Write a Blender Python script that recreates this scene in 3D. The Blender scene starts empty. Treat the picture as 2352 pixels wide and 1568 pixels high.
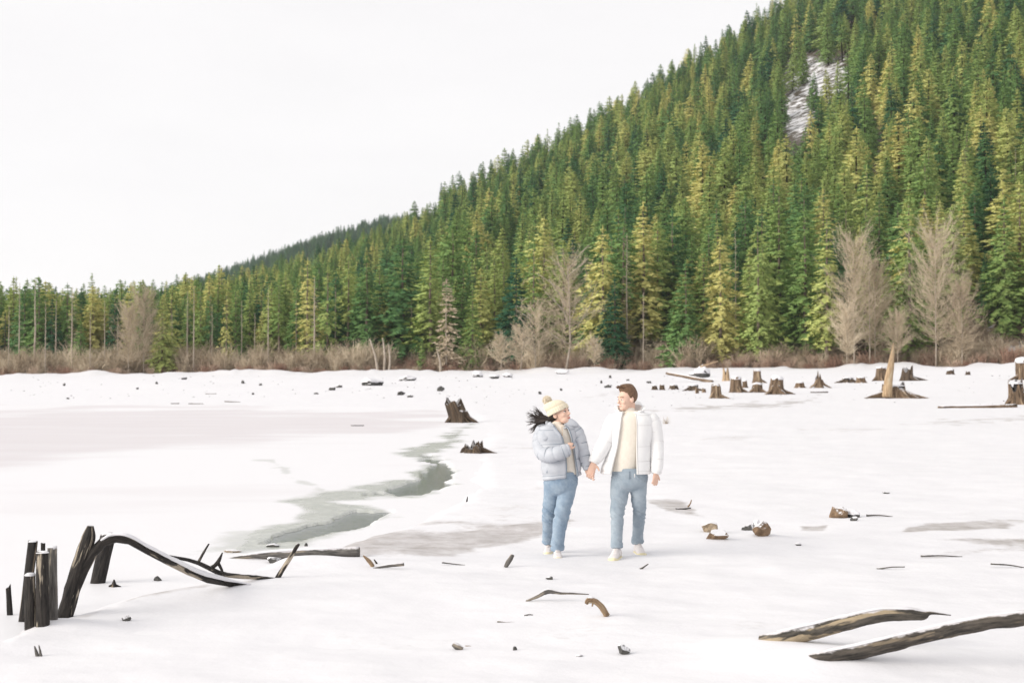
import bpy, bmesh, math, random
import numpy as np
from mathutils import Vector, Matrix

# ------------------------------------------------------------------ camera, world, sun, exposure
S = bpy.context.scene
COL = S.collection
F = 3267.0                      # focal length in the pixels of a 2352 x 1568 view of the photograph
CAM = np.array([0.0, 0.0, 1.94])
PITCH = math.atan((854.5 - 784.0) / F)
cd = bpy.data.cameras.new('camera'); cam = bpy.data.objects.new('camera', cd); COL.objects.link(cam)
cam.location = CAM; cam.rotation_euler = (math.pi / 2 + PITCH, 0, 0)
cd.sensor_width = 36.0; cd.lens = 36.0 * F / 2352.0
cd.clip_start = 0.1; cd.clip_end = 20000
cd.dof.use_dof = True; cd.dof.focus_distance = 15.0; cd.dof.aperture_fstop = 3.2
S.camera = cam

SUN_EL, SUN_AZ = 21.0, -112.0   # azimuth from +Y (view direction) clockwise: left and a little behind the camera
sd = bpy.data.lights.new('sun', 'SUN'); sun = bpy.data.objects.new('sun', sd); COL.objects.link(sun)
sd.energy = 3.6; sd.angle = math.radians(38); sd.color = (1.0, 0.945, 0.86)
tosun = Vector((math.cos(math.radians(SUN_EL)) * math.sin(math.radians(SUN_AZ)),
                math.cos(math.radians(SUN_EL)) * math.cos(math.radians(SUN_AZ)), math.sin(math.radians(SUN_EL))))
sun.rotation_euler = tosun.to_track_quat('Z', 'Y').to_euler(); sun.location = (-30, -20, 40)

W = bpy.data.worlds.new('World'); S.world = W; W.use_nodes = True
nt = W.node_tree; nt.nodes.clear()
def N(nt, typ, **kw):
    n = nt.nodes.new(typ)
    for k, v in kw.items():
        if k.startswith('i_'):
            key = k[2:]; key = int(key) if key.isdigit() else key.replace('_', ' ')
            n.inputs[key].default_value = v
        else:
            setattr(n, k, v)
    return n
sky = N(nt, 'ShaderNodeTexSky', sky_type='NISHITA', sun_disc=False)
sky.sun_elevation = math.radians(SUN_EL); sky.sun_rotation = math.radians(SUN_AZ)
tc = N(nt, 'ShaderNodeTexCoord')
mp = N(nt, 'ShaderNodeMapping'); mp.inputs['Scale'].default_value = (1.6, 1.6, 6.0)
cn = N(nt, 'ShaderNodeTexNoise', i_Scale=1.6, i_Detail=5.0, i_Roughness=0.55)
cr = N(nt, 'ShaderNodeValToRGB')
cr.color_ramp.elements[0].position = 0.30; cr.color_ramp.elements[0].color = (9.55, 9.35, 9.40, 1)
cr.color_ramp.elements[1].position = 0.70; cr.color_ramp.elements[1].color = (10.2, 10.0, 10.0, 1)
mx = N(nt, 'ShaderNodeMix', data_type='RGBA'); mx.inputs[0].default_value = 0.94      # cloud deck over the clear sky
bg = N(nt, 'ShaderNodeBackground', i_Strength=0.10)
wo = N(nt, 'ShaderNodeOutputWorld')
L = nt.links.new
L(tc.outputs['Generated'], mp.inputs['Vector']); L(mp.outputs[0], cn.inputs['Vector']); L(cn.outputs['Fac'], cr.inputs[0])
L(sky.outputs[0], mx.inputs[6]); L(cr.outputs[0], mx.inputs[7]); L(mx.outputs[2], bg.inputs['Color']); L(bg.outputs[0], wo.inputs[0])

S.view_settings.view_transform = 'Standard'; S.view_settings.look = 'None'
S.view_settings.gamma = 1.0; S.view_settings.use_curve_mapping = False
S.view_settings.exposure = 0.05
S.cycles.use_denoising = True
S.cycles.max_bounces = 8; S.cycles.diffuse_bounces = 4; S.cycles.transparent_max_bounces = 8

# ------------------------------------------------------------------ pixels to rays, noise
CA, SA = math.cos(PITCH), math.sin(PITCH)
def ray(x, y):
    a = (x - 1176.0) / F; b = (784.0 - y) / F
    return np.array([a, CA - SA * b, SA + CA * b])
def at(x, y, d):
    r = ray(x, y); return CAM + r * (d / r[1])
def proj(p):
    p = np.asarray(p, float) - CAM
    w = p[..., 1] * CA + p[..., 2] * SA
    w = np.where(np.abs(w) < 1e-3, 1e-3, w)
    up = -p[..., 1] * SA + p[..., 2] * CA
    return 1176 + F * p[..., 0] / w, 784 - F * up / w
def _h(i, j, k):
    n = (i.astype(np.int64) * 374761393 + j.astype(np.int64) * 668265263 + k.astype(np.int64) * 2147483647 + 1013904223) & 0xffffffff
    n = ((n ^ (n >> 13)) * 1274126177) & 0xffffffff
    n = ((n ^ (n >> 16)) * 2246822519) & 0xffffffff
    return ((n ^ (n >> 15)) & 0xffffff) / float(0xffffff)
def vn(x, y, z=0.0):
    x, y, z = np.broadcast_arrays(np.asarray(x, float), np.asarray(y, float), np.asarray(z, float))
    i, j, k = np.floor(x), np.floor(y), np.floor(z)
    f, g, h = x - i, y - j, z - k
    f, g, h = f * f * (3 - 2 * f), g * g * (3 - 2 * g), h * h * (3 - 2 * h)
    r = 0
    for a in (0, 1):
        for b in (0, 1):
            for c in (0, 1):
                r = r + _h(i + a, j + b, k + c) * (f if a else 1 - f) * (g if b else 1 - g) * (h if c else 1 - h)
    return r * 2 - 1
def fbm(x, y, z=0.0, o=4):
    r = 0; a = 0.5
    x, y, z = np.asarray(x, float), np.asarray(y, float), np.asarray(z, float)
    for q in range(o):
        r = r + a * vn(x + 17.3 * q, y - 9.1 * q, z + 5.7 * q); x, y, z, a = x * 2.03, y * 2.03, z * 2.03, a * 0.5
    return r
def sstep(a, b, x):
    t = np.clip((x - a) / (b - a), 0, 1); return t * t * (3 - 2 * t)
def sdf(poly, px, py):
    """signed distance in pixels (negative inside) of points to a polygon"""
    d = np.full(px.shape, 1e9); ins = np.zeros(px.shape, bool); n = len(poly)
    for i in range(n):
        x0, y0 = poly[i]; x1, y1 = poly[(i + 1) % n]
        ex, ey = x1 - x0, y1 - y0
        t = np.clip(((px - x0) * ex + (py - y0) * ey) / (ex * ex + ey * ey + 1e-9), 0, 1)
        d = np.minimum(d, np.hypot(px - x0 - t * ex, (py - y0 - t * ey) * 3.0))
        if y0 != y1:
            ins ^= ((y0 > py) != (y1 > py)) & (px < (x1 - x0) * (py - y0) / (y1 - y0) + x0)
    return np.where(ins, -d, d)

# ------------------------------------------------------------------ objects, tags, meshes
def tag(o, label=None, cat=None, group=None, kind=None):
    if label: o['label'] = label
    if cat: o['category'] = cat
    if group: o['group'] = group
    if kind: o['kind'] = kind
    return o
def link(o, parent=None):
    COL.objects.link(o)
    if parent is not None: o.parent = parent
    return o
def empty(name, loc=(0, 0, 0), rz=0.0):
    o = bpy.data.objects.new(name, None); link(o)
    o.location = loc; o.rotation_euler = (0, 0, rz); o.empty_display_size = 0.1
    return o
def mesh(name, v, f, mats=(), smooth=True, attrs=None, midx=None):
    me = bpy.data.meshes.new(name)
    v = np.asarray(v, float)
    if isinstance(f, np.ndarray):
        f = f.tolist()
    me.from_pydata(v.tolist(), [], f)
    for m in mats: me.materials.append(m)
    if midx is not None: me.polygons.foreach_set('material_index', np.asarray(midx, np.int32))
    if smooth: me.polygons.foreach_set('use_smooth', np.ones(len(me.polygons), bool))
    if attrs:
        for k, a in attrs.items():
            a = np.asarray(a, np.float32)
            if a.ndim == 1:
                at_ = me.attributes.new(k, 'FLOAT', 'POINT'); at_.data.foreach_set('value', a)
            else:
                at_ = me.attributes.new(k, 'FLOAT_VECTOR', 'POINT'); at_.data.foreach_set('vector', a.ravel())
    me.update()
    return me
def obj(name, me, parent=None):
    return link(bpy.data.objects.new(name, me), parent)
class Geo:
    """collects rings, tubes and blobs; carries a 'grain' coordinate that runs along each piece"""
    def __init__(s): s.v = []; s.f = []; s.g = []; s.n = 0
    def add(s, v, f, g=None):
        v = np.asarray(v, float)
        s.v.append(v); s.f += [tuple(int(i) + s.n for i in q) for q in f]
        s.g.append(np.asarray(g, float) if g is not None else v.copy()); s.n += len(v)
        return s
    def V(s): return np.concatenate(s.v)
    def mesh(s, name, mats=(), smooth=True):
        return mesh(name, s.V(), s.f, mats, smooth, {'grain': np.concatenate(s.g)})
def cr_spline(P, n):
    """Catmull-Rom resampling of an array of control rows (position and radii alike)"""
    P = np.asarray(P, float); m = len(P)
    if m == 2:
        t = np.linspace(0, 1, n)[:, None]; return P[0] * (1 - t) + P[1] * t
    Q = np.vstack([2 * P[0] - P[1], P, 2 * P[-1] - P[-2]])
    out = []
    for t in np.linspace(0, m - 1, n):
        i = min(int(t), m - 2); u = t - i
        a, b, c, d = Q[i], Q[i + 1], Q[i + 2], Q[i + 3]
        out.append(0.5 * (2 * b + (c - a) * u + (2 * a - 5 * b + 4 * c - d) * u * u + (3 * b - a - 3 * c + d) * u ** 3))
    return np.array(out)
def tube(P, ra, rb=None, n=12, ref=(0, 1, 0), rough=0.0, seed=0, freq=8.0, cap=True, power=1.0):
    """loft along points P; ra across (side), rb along the other normal"""
    P = np.asarray(P, float); m = len(P)
    ra = np.broadcast_to(np.asarray(ra, float), (m,)); rb = ra if rb is None else np.broadcast_to(np.asarray(rb, float), (m,))
    T = np.gradient(P, axis=0); T /= np.linalg.norm(T, axis=1)[:, None] + 1e-9
    ref = np.asarray(ref, float)
    sd_ = np.cross(T, ref); ln = np.linalg.norm(sd_, axis=1)
    bad = ln < 0.15
    if bad.any(): sd_[bad] = np.cross(T[bad], np.array([0.31, 0.17, 0.94]))
    sd_ /= np.linalg.norm(sd_, axis=1)[:, None] + 1e-9
    ot = np.cross(sd_, T)
    th = np.linspace(0, 2 * math.pi, n, endpoint=False)
    c, s_ = np.cos(th), np.sin(th)
    if power != 1.0:
        c = np.sign(c) * np.abs(c) ** power; s_ = np.sign(s_) * np.abs(s_) ** power
    al = np.concatenate([[0], np.cumsum(np.linalg.norm(np.diff(P, axis=0), axis=1))])
    k = np.ones((m, n))
    if rough:
        R = max(ra.max(), 1e-4)
        k = k + rough * 2 * fbm(c[None, :] * freq * 0.25 + seed * 7.1, s_[None, :] * freq * 0.25 + seed * 3.3, (al / R)[:, None] * freq * 0.06 + seed, 4)
    V = P[:, None, :] + (sd_[:, None, :] * (c[None, :, None] * (ra[:, None] * k)[:, :, None]) + ot[:, None, :] * (s_[None, :, None] * (rb[:, None] * k)[:, :, None]))
    R0 = ra.mean()
    G = np.stack([np.broadcast_to(c[None, :] * R0 + seed, (m, n)), np.broadcast_to(s_[None, :] * R0, (m, n)), np.broadcast_to(al[:, None] * 0.12, (m, n))], -1)
    f = []
    for i in range(m - 1):
        for j in range(n):
            f.append((i * n + j, i * n + (j + 1) % n, (i + 1) * n + (j + 1) % n, (i + 1) * n + j))
    V = V.reshape(-1, 3); G = G.reshape(-1, 3)
    if cap:
        V = np.vstack([V, P[0] , P[-1]]); G = np.vstack([G, G[0], G[-1]])
        a, b = m * n, m * n + 1
        for j in range(n):
            f.append((a, (j + 1) % n, j)); f.append((b, (m - 1) * n + j, (m - 1) * n + (j + 1) % n))
    return V, f, G
def ico(sub=3):
    bm = bmesh.new(); bmesh.ops.create_icosphere(bm, subdivisions=sub, radius=1.0)
    v = np.array([q.co[:] for q in bm.verts]); f = [tuple(x.index for x in q.verts) for q in bm.faces]; bm.free()
    return v, f
ICO = {i: ico(i) for i in (1, 2, 3, 4)}

# ------------------------------------------------------------------ materials
def material(name, rough=0.8, spec=0.3):
    m = bpy.data.materials.new(name); m.use_nodes = True
    t = m.node_tree; p = t.nodes['Principled BSDF']
    p.inputs['Roughness'].default_value = rough; p.inputs['Specular IOR Level'].default_value = spec
    return m, t, p
def ramp(t, fac, stops):
    r = N(t, 'ShaderNodeValToRGB'); e = r.color_ramp.elements
    while len(e) < len(stops): e.new(0.5)
    for i, (p, c) in enumerate(stops):
        e[i].position = p; e[i].color = (c[0], c[1], c[2], 1)
    t.links.new(fac, r.inputs[0]); return r.outputs[0]
def mixc(t, fac, a, b, mode='MIX'):
    m = N(t, 'ShaderNodeMix', data_type='RGBA', blend_type=mode)
    for s_, i in ((fac, 0), (a, 6), (b, 7)):
        if hasattr(s_, 'is_output') or hasattr(s_, 'node'): t.links.new(s_, m.inputs[i])
        elif i == 0: m.inputs[0].default_value = s_
        else: m.inputs[i].default_value = (s_[0], s_[1], s_[2], 1)
    return m.outputs[2]
def mth(t, op, a, b=0.0, c=None, clamp=False):
    m = N(t, 'ShaderNodeMath', operation=op, use_clamp=clamp)
    for i, s_ in enumerate((a, b) if c is None else (a, b, c)):
        if hasattr(s_, 'node'): t.links.new(s_, m.inputs[i])
        else: m.inputs[i].default_value = s_
    return m.outputs[0]
def mrange(t, v, a, b, c=0.0, d=1.0):
    m = N(t, 'ShaderNodeMapRange', interpolation_type='SMOOTHSTEP')
    t.links.new(v, m.inputs[0])
    for i, q in enumerate((a, b, c, d)): m.inputs[i + 1].default_value = q
    return m.outputs[0]
def attr(t, name, typ='GEOMETRY'):
    return N(t, 'ShaderNodeAttribute', attribute_name=name, attribute_type=typ)
def noise(t, vec, scale, detail=4.0, rough=0.55, dist=0.0):
    n = N(t, 'ShaderNodeTexNoise', i_Scale=scale, i_Detail=detail, i_Roughness=rough, i_Distortion=dist)
    if vec is not None: t.links.new(vec, n.inputs['Vector'])
    return n.outputs['Fac']
def coords(t, kind='Object'):
    return N(t, 'ShaderNodeTexCoord').outputs[kind]
def position(t):
    return N(t, 'ShaderNodeNewGeometry').outputs['Position']
def bump(t, p, h, strength=0.4, dist=0.02):
    b = N(t, 'ShaderNodeBump', i_Strength=strength, i_Distance=dist)
    t.links.new(h, b.inputs['Height']); t.links.new(b.outputs[0], p.inputs['Normal'])

SNOW = (0.748, 0.742, 0.760)
def snow_mat():
    m, t, p = material('snow', 0.55, 0.25)
    pos = position(t)
    n1 = noise(t, pos, 2.2, 6); n2 = noise(t, pos, 30, 3)
    t.links.new(ramp(t, n1, [(0.3, (0.695, 0.688, 0.713)), (0.65, SNOW)]), p.inputs['Base Color'])
    bump(t, p, mth(t, 'ADD', mth(t, 'MULTIPLY', n1, 1.0), mth(t, 'MULTIPLY', n2, 0.12)), 0.25, 0.03)
    return m
M_SNOW = snow_mat()

def ground_mat():
    m, t, p = material('snowy_ground', 0.6, 0.25)
    pos = position(t)
    n1 = noise(t, pos, 1.3, 7, 0.6); n2 = noise(t, pos, 9, 5, 0.6); n3 = noise(t, pos, 0.35, 3)
    fine = noise(t, pos, 45, 3)
    snow = ramp(t, n1, [(0.30, (0.705, 0.698, 0.720)), (0.62, SNOW)])
    sl = attr(t, 'slush').outputs['Fac']
    slm = mrange(t, mth(t, 'ADD', sl, mth(t, 'ADD', mth(t, 'MULTIPLY', mth(t, 'SUBTRACT', n2, 0.5), 0.8), mth(t, 'MULTIPLY', mth(t, 'SUBTRACT', n1, 0.5), 1.3))), 0.25, 0.85)
    slc = ramp(t, noise(t, pos, 3.5, 6, 0.65), [(0.30, (0.34, 0.31, 0.29)), (0.5, (0.48, 0.45, 0.445)), (0.7, (0.61, 0.59, 0.59))])
    c = mixc(t, slm, snow, slc)
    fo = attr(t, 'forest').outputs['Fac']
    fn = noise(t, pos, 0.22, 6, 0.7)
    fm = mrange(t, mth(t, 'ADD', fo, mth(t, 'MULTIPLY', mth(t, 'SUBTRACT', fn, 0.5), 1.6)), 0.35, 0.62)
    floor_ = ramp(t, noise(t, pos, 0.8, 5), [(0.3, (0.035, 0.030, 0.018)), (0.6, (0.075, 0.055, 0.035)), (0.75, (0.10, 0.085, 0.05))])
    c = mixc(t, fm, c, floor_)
    t.links.new(c, p.inputs['Base Color'])
    t.links.new(mrange(t, slm, 0, 1, 0.62, 0.42), p.inputs['Roughness'])
    bump(t, p, mth(t, 'ADD', mth(t, 'MULTIPLY', n1, 1.0), mth(t, 'ADD', mth(t, 'MULTIPLY', n2, 0.25), mth(t, 'MULTIPLY', fine, 0.05))), 0.30, 0.05)
    return m
def ice_mat():
    m, t, p = material('lake_ice', 0.45, 0.35)
    pos = position(t)
    g = attr(t, 'grey').outputs['Fac']; w = attr(t, 'thin').outputs['Fac']
    mp_ = N(t, 'ShaderNodeMapping'); mp_.inputs['Scale'].default_value = (0.25, 1.0, 1.0); mp_.inputs['Rotation'].default_value = (0, 0, 0.2)
    t.links.new(pos, mp_.inputs[0])
    n1 = noise(t, mp_.outputs[0], 0.5, 7, 0.6); n2 = noise(t, pos, 6, 5, 0.65)
    gm = mrange(t, mth(t, 'ADD', g, mth(t, 'MULTIPLY', mth(t, 'SUBTRACT', n1, 0.5), 0.8)), 0.1, 0.9)
    c = mixc(t, gm, SNOW, (0.625, 0.59, 0.605))
    wm = mrange(t, mth(t, 'ADD', w, mth(t, 'MULTIPLY', mth(t, 'SUBTRACT', n2, 0.5), 0.8)), 0.15, 0.95)
    wc = ramp(t, n2, [(0.35, (0.27, 0.29, 0.25)), (0.65, (0.50, 0.51, 0.47))])
    c = mixc(t, wm, c, wc)
    t.links.new(c, p.inputs['Base Color'])
    t.links.new(mrange(t, wm, 0, 1, 0.55, 0.25), p.inputs['Roughness'])
    bump(t, p, n2, 0.12, 0.02)
    return m
def water_mat():
    m, t, p = material('lake_water', 0.10, 0.5)
    p.inputs['Base Color'].default_value = (0.055, 0.075, 0.062, 1)
    pos = position(t)
    mp_ = N(t, 'ShaderNodeMapping'); mp_.inputs['Scale'].default_value = (1.0, 2.2, 1.0); t.links.new(pos, mp_.inputs[0])
    bump(t, p, noise(t, mp_.outputs[0], 5.0, 4), 0.25, 0.04)
    return m
# ------------------------------------------------------------------ terrain
LAKE = [(-3000, 1500), (0, 1462), (120, 1420), (240, 1385), (330, 1362), (470, 1338), (590, 1306), (690, 1268), (820, 1240), (950, 1200),
        (1060, 1150), (1100, 1115), (1095, 1055), (1120, 1000), (1120, 975), (1045, 936), (800, 930), (0, 925), (-3000, 925)]
WATER = [([(840, 1130), (930, 1104), (985, 1082), (996, 1064), (950, 1054), (985, 1044), (1032, 1060), (1036, 1102), (1012, 1118), (950, 1130)], 1.0, 9),
         ([(660, 1216), (740, 1188), (815, 1168), (895, 1170), (850, 1198), (785, 1212), (700, 1232), (600, 1240)], 1.0, 10)]
THIN = [([(915, 1038), (1005, 1002), (1078, 974), (1066, 1008), (1004, 1042), (1036, 1062), (1038, 1106), (1002, 1124), (900, 1138), (800, 1152), (880, 1163), (898, 1178), (842, 1204), (760, 1230), (640, 1254), (520, 1266),
          (590, 1208), (715, 1168), (650, 1146), (790, 1118), (925, 1090), (980, 1066), (935, 1052)], 0.85, 22),
        ([(430, 1262), (560, 1215), (660, 1190), (760, 1180), (700, 1235), (560, 1268)], 0.6, 34),
        ([(520, 1047), (620, 1052), (655, 1066), (665, 1088), (745, 1118), (740, 1122), (655, 1092), (645, 1070), (615, 1056)], 0.55, 9)]
GREY = [([(-3000, 930), (500, 930), (1010, 938), (1040, 955), (900, 985), (600, 1010), (300, 1035), (0, 1078), (-3000, 1130)], 0.75, 60)]
SLUSH = [([(600, 1240), (720, 1222), (900, 1206), (1130, 1201), (1335, 1192), (1310, 1206), (1240, 1236), (1160, 1258), (1000, 1276), (860, 1286), (720, 1254)], 0.95, 40),
         ([(720, 1215), (880, 1180), (1050, 1170), (1210, 1175), (1180, 1195), (900, 1204)], 0.42, 40),
         ([(1470, 1143), (1560, 1150), (1602, 1174), (1660, 1196), (1600, 1190), (1535, 1172)], 0.75, 14),
         ([(1830, 1200), (1905, 1203), (1890, 1213), (1845, 1211)], 0.75, 10),
         ([(2040, 1226), (2130, 1205), (2250, 1203), (2360, 1210), (2300, 1221), (2180, 1222), (2080, 1231)], 0.85, 12),
         ([(2130, 1240), (2250, 1233), (2420, 1238), (2480, 1248), (2300, 1247), (2190, 1245)], 0.75, 14),
         ([(2105, 1277), (2180, 1266), (2270, 1260), (2230, 1268), (2160, 1276)], 0.5, 10), ([(2250, 1256), (2352, 1252), (2450, 1256), (2340, 1262)], 0.45, 10),
         ([(1990, 1180), (2090, 1184), (2200, 1178), (2300, 1172), (2200, 1190), (2060, 1194)], 0.5, 10),
         ([(1480, 943), (1640, 931), (1790, 922), (1900, 914), (1810, 931), (1600, 944)], 0.7, 12),
         ([(2080, 972), (2200, 962), (2420, 950), (2420, 964), (2200, 974)], 0.55, 10),
         ([(1820, 992), (2000, 980), (2130, 972), (2000, 990)], 0.45, 10),
         ([(1560, 1015), (1720, 1000), (1880, 990), (1720, 1010)], 0.4, 10),
         ([(1110, 1026), (1235, 1026), (1235, 1030), (1110, 1030)], 0.6, 8),
         ([(1340, 915), (1440, 900), (1500, 898), (1440, 912)], 0.5, 16),
         ([(1180, 1120), (1240, 1118), (1245, 1126), (1190, 1128)], 0.5, 10),
         ([(-200, 1462), (140, 1442), (330, 1380), (570, 1346), (480, 1342), (330, 1358), (200, 1400), (60, 1440)], 0.75, 22),
         ([(200, 1330), (330, 1310), (560, 1325), (600, 1345), (420, 1345), (260, 1362)], 0.45, 30)]
def soft(polys, px, py, warp):
    r = np.zeros(px.shape)
    for pl, a, w in polys:
        d = sdf(pl, px, py) + warp * (w * 1.9 + 22)
        r = np.maximum(r, a * (1 - sstep(-w * 1.5, w * 1.2, d)))
    return r
RX = [-400, 0, 200, 400, 600, 800, 900, 1000, 1100, 1200, 1300, 1400, 1500, 1600, 1700, 1800, 2000, 2352, 2800]
RY = [690, 662, 662, 634, 597, 535, 494, 454, 404, 359, 304, 254, 190, 124, 63, -2, -128, -300, -440]
def d0(u): return np.interp(u, [-.5, -.36, 0, .36, .5], [285, 280, 265, 238, 228])
def ztl(u): return np.interp(u, [-.5, -.36, 0, .36, .5], [1.0, 1.1, 1.8, 3.0, 3.6])
def ridge(u):
    x = 1176 + F * u
    D = np.interp(x, [-400, 0, 400, 600, 800, 1000, 1400, 2352, 2800], [400, 420, 600, 700, 780, 830, 880, 950, 980])
    y = np.interp(x, RX, RY) + 17.0 * F / D
    return D, CAM[2] + (854.5 - y) / F * D
def pix_flat(X, Y):
    """where a point of the plane z = 0 appears; used only to place the shapes of ice, water and slush"""
    P = np.stack([X, Y, np.zeros_like(X)], -1)
    px, py = proj(P)
    ok = Y > 2.0
    return np.where(ok, px, -1e5), np.where(ok, py, 1e5)
MOUND = []   # soft drifts heaped against the driftwood: position, height, extent
for x_, y_, hh, rx, ry in ((620, 1362, .025, .5, .3), (1765, 1492, .06, .42, .35), (1870, 1530, .07, .5, .3), (2050, 1520, .03, .8, .3), (130, 1436, .06, .35, .2), (1640, 1244, .05, .35, .3), (1752, 1236, .05, .3, .3), (720, 1292, .05, .9, .25), (1398, 1420, .03, .25, .2)):
    r_ = ray(x_, y_); t_ = -CAM[2] / r_[2]; MOUND.append((r_[0] * t_, r_[1] * t_, hh, rx, ry))
def ground_z(X, Y, micro=True):
    X = np.asarray(X, float); Y = np.asarray(Y, float)
    r = np.hypot(X, Y)
    az = np.clip(np.arctan2(X, np.maximum(Y, 1e-6)), -1.2, 1.2)
    u = np.clip(np.tan(az), -0.5, 0.5)
    d = np.where(Y > 0, np.maximum(Y, r * 0.36), r * 0.36)
    D0 = d0(u); z1 = ztl(u)
    z = z1 * sstep(80, 1, 0) if False else z1 * sstep(0, 1, np.clip((d - 85) / (D0 - 85), 0, 1))
    Dr, zr = ridge(u)
    s = np.clip((d - D0) / (Dr - D0), 0, 1)
    hill = (zr - z1) * (0.75 * s + 0.25 * s * s) + 5.0 * fbm(X / 60, Y / 60, 1.5, 3) * sstep(0, 0.25, s) * sstep(0, .3, np.clip(u + .3, 0, 1))
    hill = np.where(d > Dr, (zr - z1) - (d - Dr) * 0.35, hill)
    z = z + np.where(d > D0, np.maximum(hill, -z1), 0)
    z = z + 0.35 * fbm(X / 9, Y / 9, 0, 3) * sstep(90, 160, d)
    z = z + np.exp(-((d - D0 + 15) / 7.0) ** 2) * np.maximum(0, 0.45 + 1.3 * fbm(X / 7, Y / 7, 31.0, 4)) * (Y > 0)
    if micro:
        px, py = pix_flat(X, Y)
        near = r < 130
        w = np.where(near, fbm(X / 0.9, Y / 0.9, 3.0, 4), 0)
        lk = np.zeros_like(z)
        q = near & (Y > 5)
        if np.any(q):
            lk[q] = 1 - sstep(-70, 45, sdf(LAKE, px[q], py[q]) + 14 * w[q])
        b = 0.075 * fbm(X / 3.2, Y / 2.6, 4.0, 3) + 0.018 * fbm(X / 0.55, Y / 0.4, 9.0, 3)
        z = z + np.where(near, b * (1 - sstep(90, 130, r)), 0) + 0.01
        for mx0, my0, hh, rx, ry in MOUND: z = z + hh * np.exp(-((X - mx0) / rx) ** 2 - ((Y - my0) / ry) ** 2)
        z = z * (1 - lk) + np.where(r < 130, -0.090, 0) * lk
    return z
def G(x, y, dz=0.0):
    """the point of the ground seen at a pixel"""
    r = ray(x, y)
    d = np.geomspace(5, 262, 700); t = d / r[1]
    gz = np.maximum(ground_z(r[0] * t, d), -0.035)
    hit = np.where(CAM[2] + r[2] * t <= gz)[0]
    i = hit[0] if len(hit) else 560
    if i > 0 and len(hit):
        h0 = CAM[2] + r[2] * t[i - 1] - gz[i - 1]; h1 = gz[i] - CAM[2] - r[2] * t[i]
        tt = t[i - 1] + (t[i] - t[i - 1]) * h0 / (h0 + h1 + 1e-9)
    else: tt = t[i]
    p = CAM + r * tt
    return np.array([p[0], p[1], max(float(ground_z(p[:1], p[1:2])[0]), -0.035) + dz])
def GD(x, d):
    """ground point below pixel column x at depth d"""
    X = (x - 1176) / F * d
    return np.array([X, d, float(ground_z(np.array([X]), np.array([d]))[0])])
def grid_faces(nr, nc, wrap):
    i = np.arange(nr - 1)[:, None]; j = np.arange(nc if wrap else nc - 1)[None, :]
    a = i * nc + j; b = i * nc + (j + 1) % nc
    return np.stack([a, b, b + nc, a + nc], -1).reshape(-1, 4)
azf = np.linspace(-24, 24, 620)
azs = np.radians(np.concatenate([azf, np.arange(27, 334, 6.0)]))
rs = np.concatenate([np.geomspace(0.4, 6.6, 9), 1.94 * F / (np.arange(1775, 908, -2.3) - 854.5), np.geomspace(122, 262, 34), np.linspace(266, 1000, 90), np.geomspace(1040, 3300, 12)])
rs = np.unique(rs)
A, R = np.meshgrid(azs, rs)
X, Y = R * np.sin(A), R * np.cos(A)
Z = ground_z(X, Y)
Z = np.where(R > 2400, np.minimum(Z, 0), Z)
px, py = pix_flat(X, Y)
wp = fbm(X / 0.8, Y / 0.8, 7.0, 4)
near = (R < 130) & (Y > 5)
sl = np.zeros_like(Z); sl[near] = soft(SLUSH, px[near], py[near], wp[near])
sl = np.maximum(sl, 0.16 * sstep(0.1, 0.5, fbm(X / 5, Y / 1.5, 12.0, 4)) * near)
ux = np.clip(X / np.maximum(Y, 1e-3), -.5, .5)
dd = np.where(Y > 0, Y, 0)
pxt, pyt = proj(np.stack([X, Y, Z], -1))
def clearing(px_, py_):
    a = np.exp(-(((px_ - 1880) / 105) ** 2 + ((py_ - 185) / 62) ** 2) ** 2)
    b = np.exp(-(((px_ - 1830) / 48) ** 2 + ((py_ - 262) / 62) ** 2) ** 2)
    return np.maximum(a, b)
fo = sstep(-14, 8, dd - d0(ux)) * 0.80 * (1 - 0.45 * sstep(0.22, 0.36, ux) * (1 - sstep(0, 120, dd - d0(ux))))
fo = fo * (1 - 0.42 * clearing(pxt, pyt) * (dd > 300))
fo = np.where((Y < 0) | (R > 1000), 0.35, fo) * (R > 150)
M_GROUND = ground_mat()
g_me = mesh('snowy_ground', np.stack([X, Y, Z], -1).reshape(-1, 3), grid_faces(len(rs), len(azs), True), [M_GROUND], True, {'slush': sl.ravel(), 'forest': fo.ravel()})
tag(obj('ground', g_me), 'snow covered lakeshore and mountainside ground', kind='structure')

# lake: a water sheet, an ice sheet that dips below it where the water is open
azl = np.radians(np.linspace(-40, 4, 520)); rl = 1.94 * F / (np.arange(1640, 912, -2.3) - 854.5)
A, R = np.meshgrid(azl, rl); X, Y = R * np.sin(A), R * np.cos(A)
px, py = pix_flat(X, Y); wp = fbm(X / 0.7, Y / 0.7, 2.0, 5)
wat = soft(WATER, px, py, wp); thin = np.maximum(soft(THIN, px, py, wp), wat); gry = soft(GREY, px, py, fbm(X / 4, Y / 4, 5, 3))
gry = np.maximum(gry, 0.30 * sstep(0.0, 0.5, fbm(X / 6, Y / 2.5, 22.0, 4)))
Zi = -0.060 + 0.030 * (1 - sstep(0.30, 0.62, wat)) + 0.006 * fbm(X / 0.6, Y / 0.5, 6, 3) - 0.03 * sstep(0.35, 0.7, wat)
ice = obj('lake_ice', mesh('lake_ice', np.stack([X, Y, Zi], -1).reshape(-1, 3), grid_faces(len(rl), len(azl), False), [ice_mat()], True, {'grey': gry.ravel(), 'thin': thin.ravel()}))
tag(ice, 'snow dusted ice sheet covering the lake', kind='structure')
wv = [(-75, 8, -0.058), (9, 8, -0.058), (9, 118, -0.058), (-95, 118, -0.058)]
tag(obj('lake_water', mesh('lake_water', wv, [(0, 1, 2, 3)], [water_mat()], False)), 'dark green open water along the ice edge', kind='structure')

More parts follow.
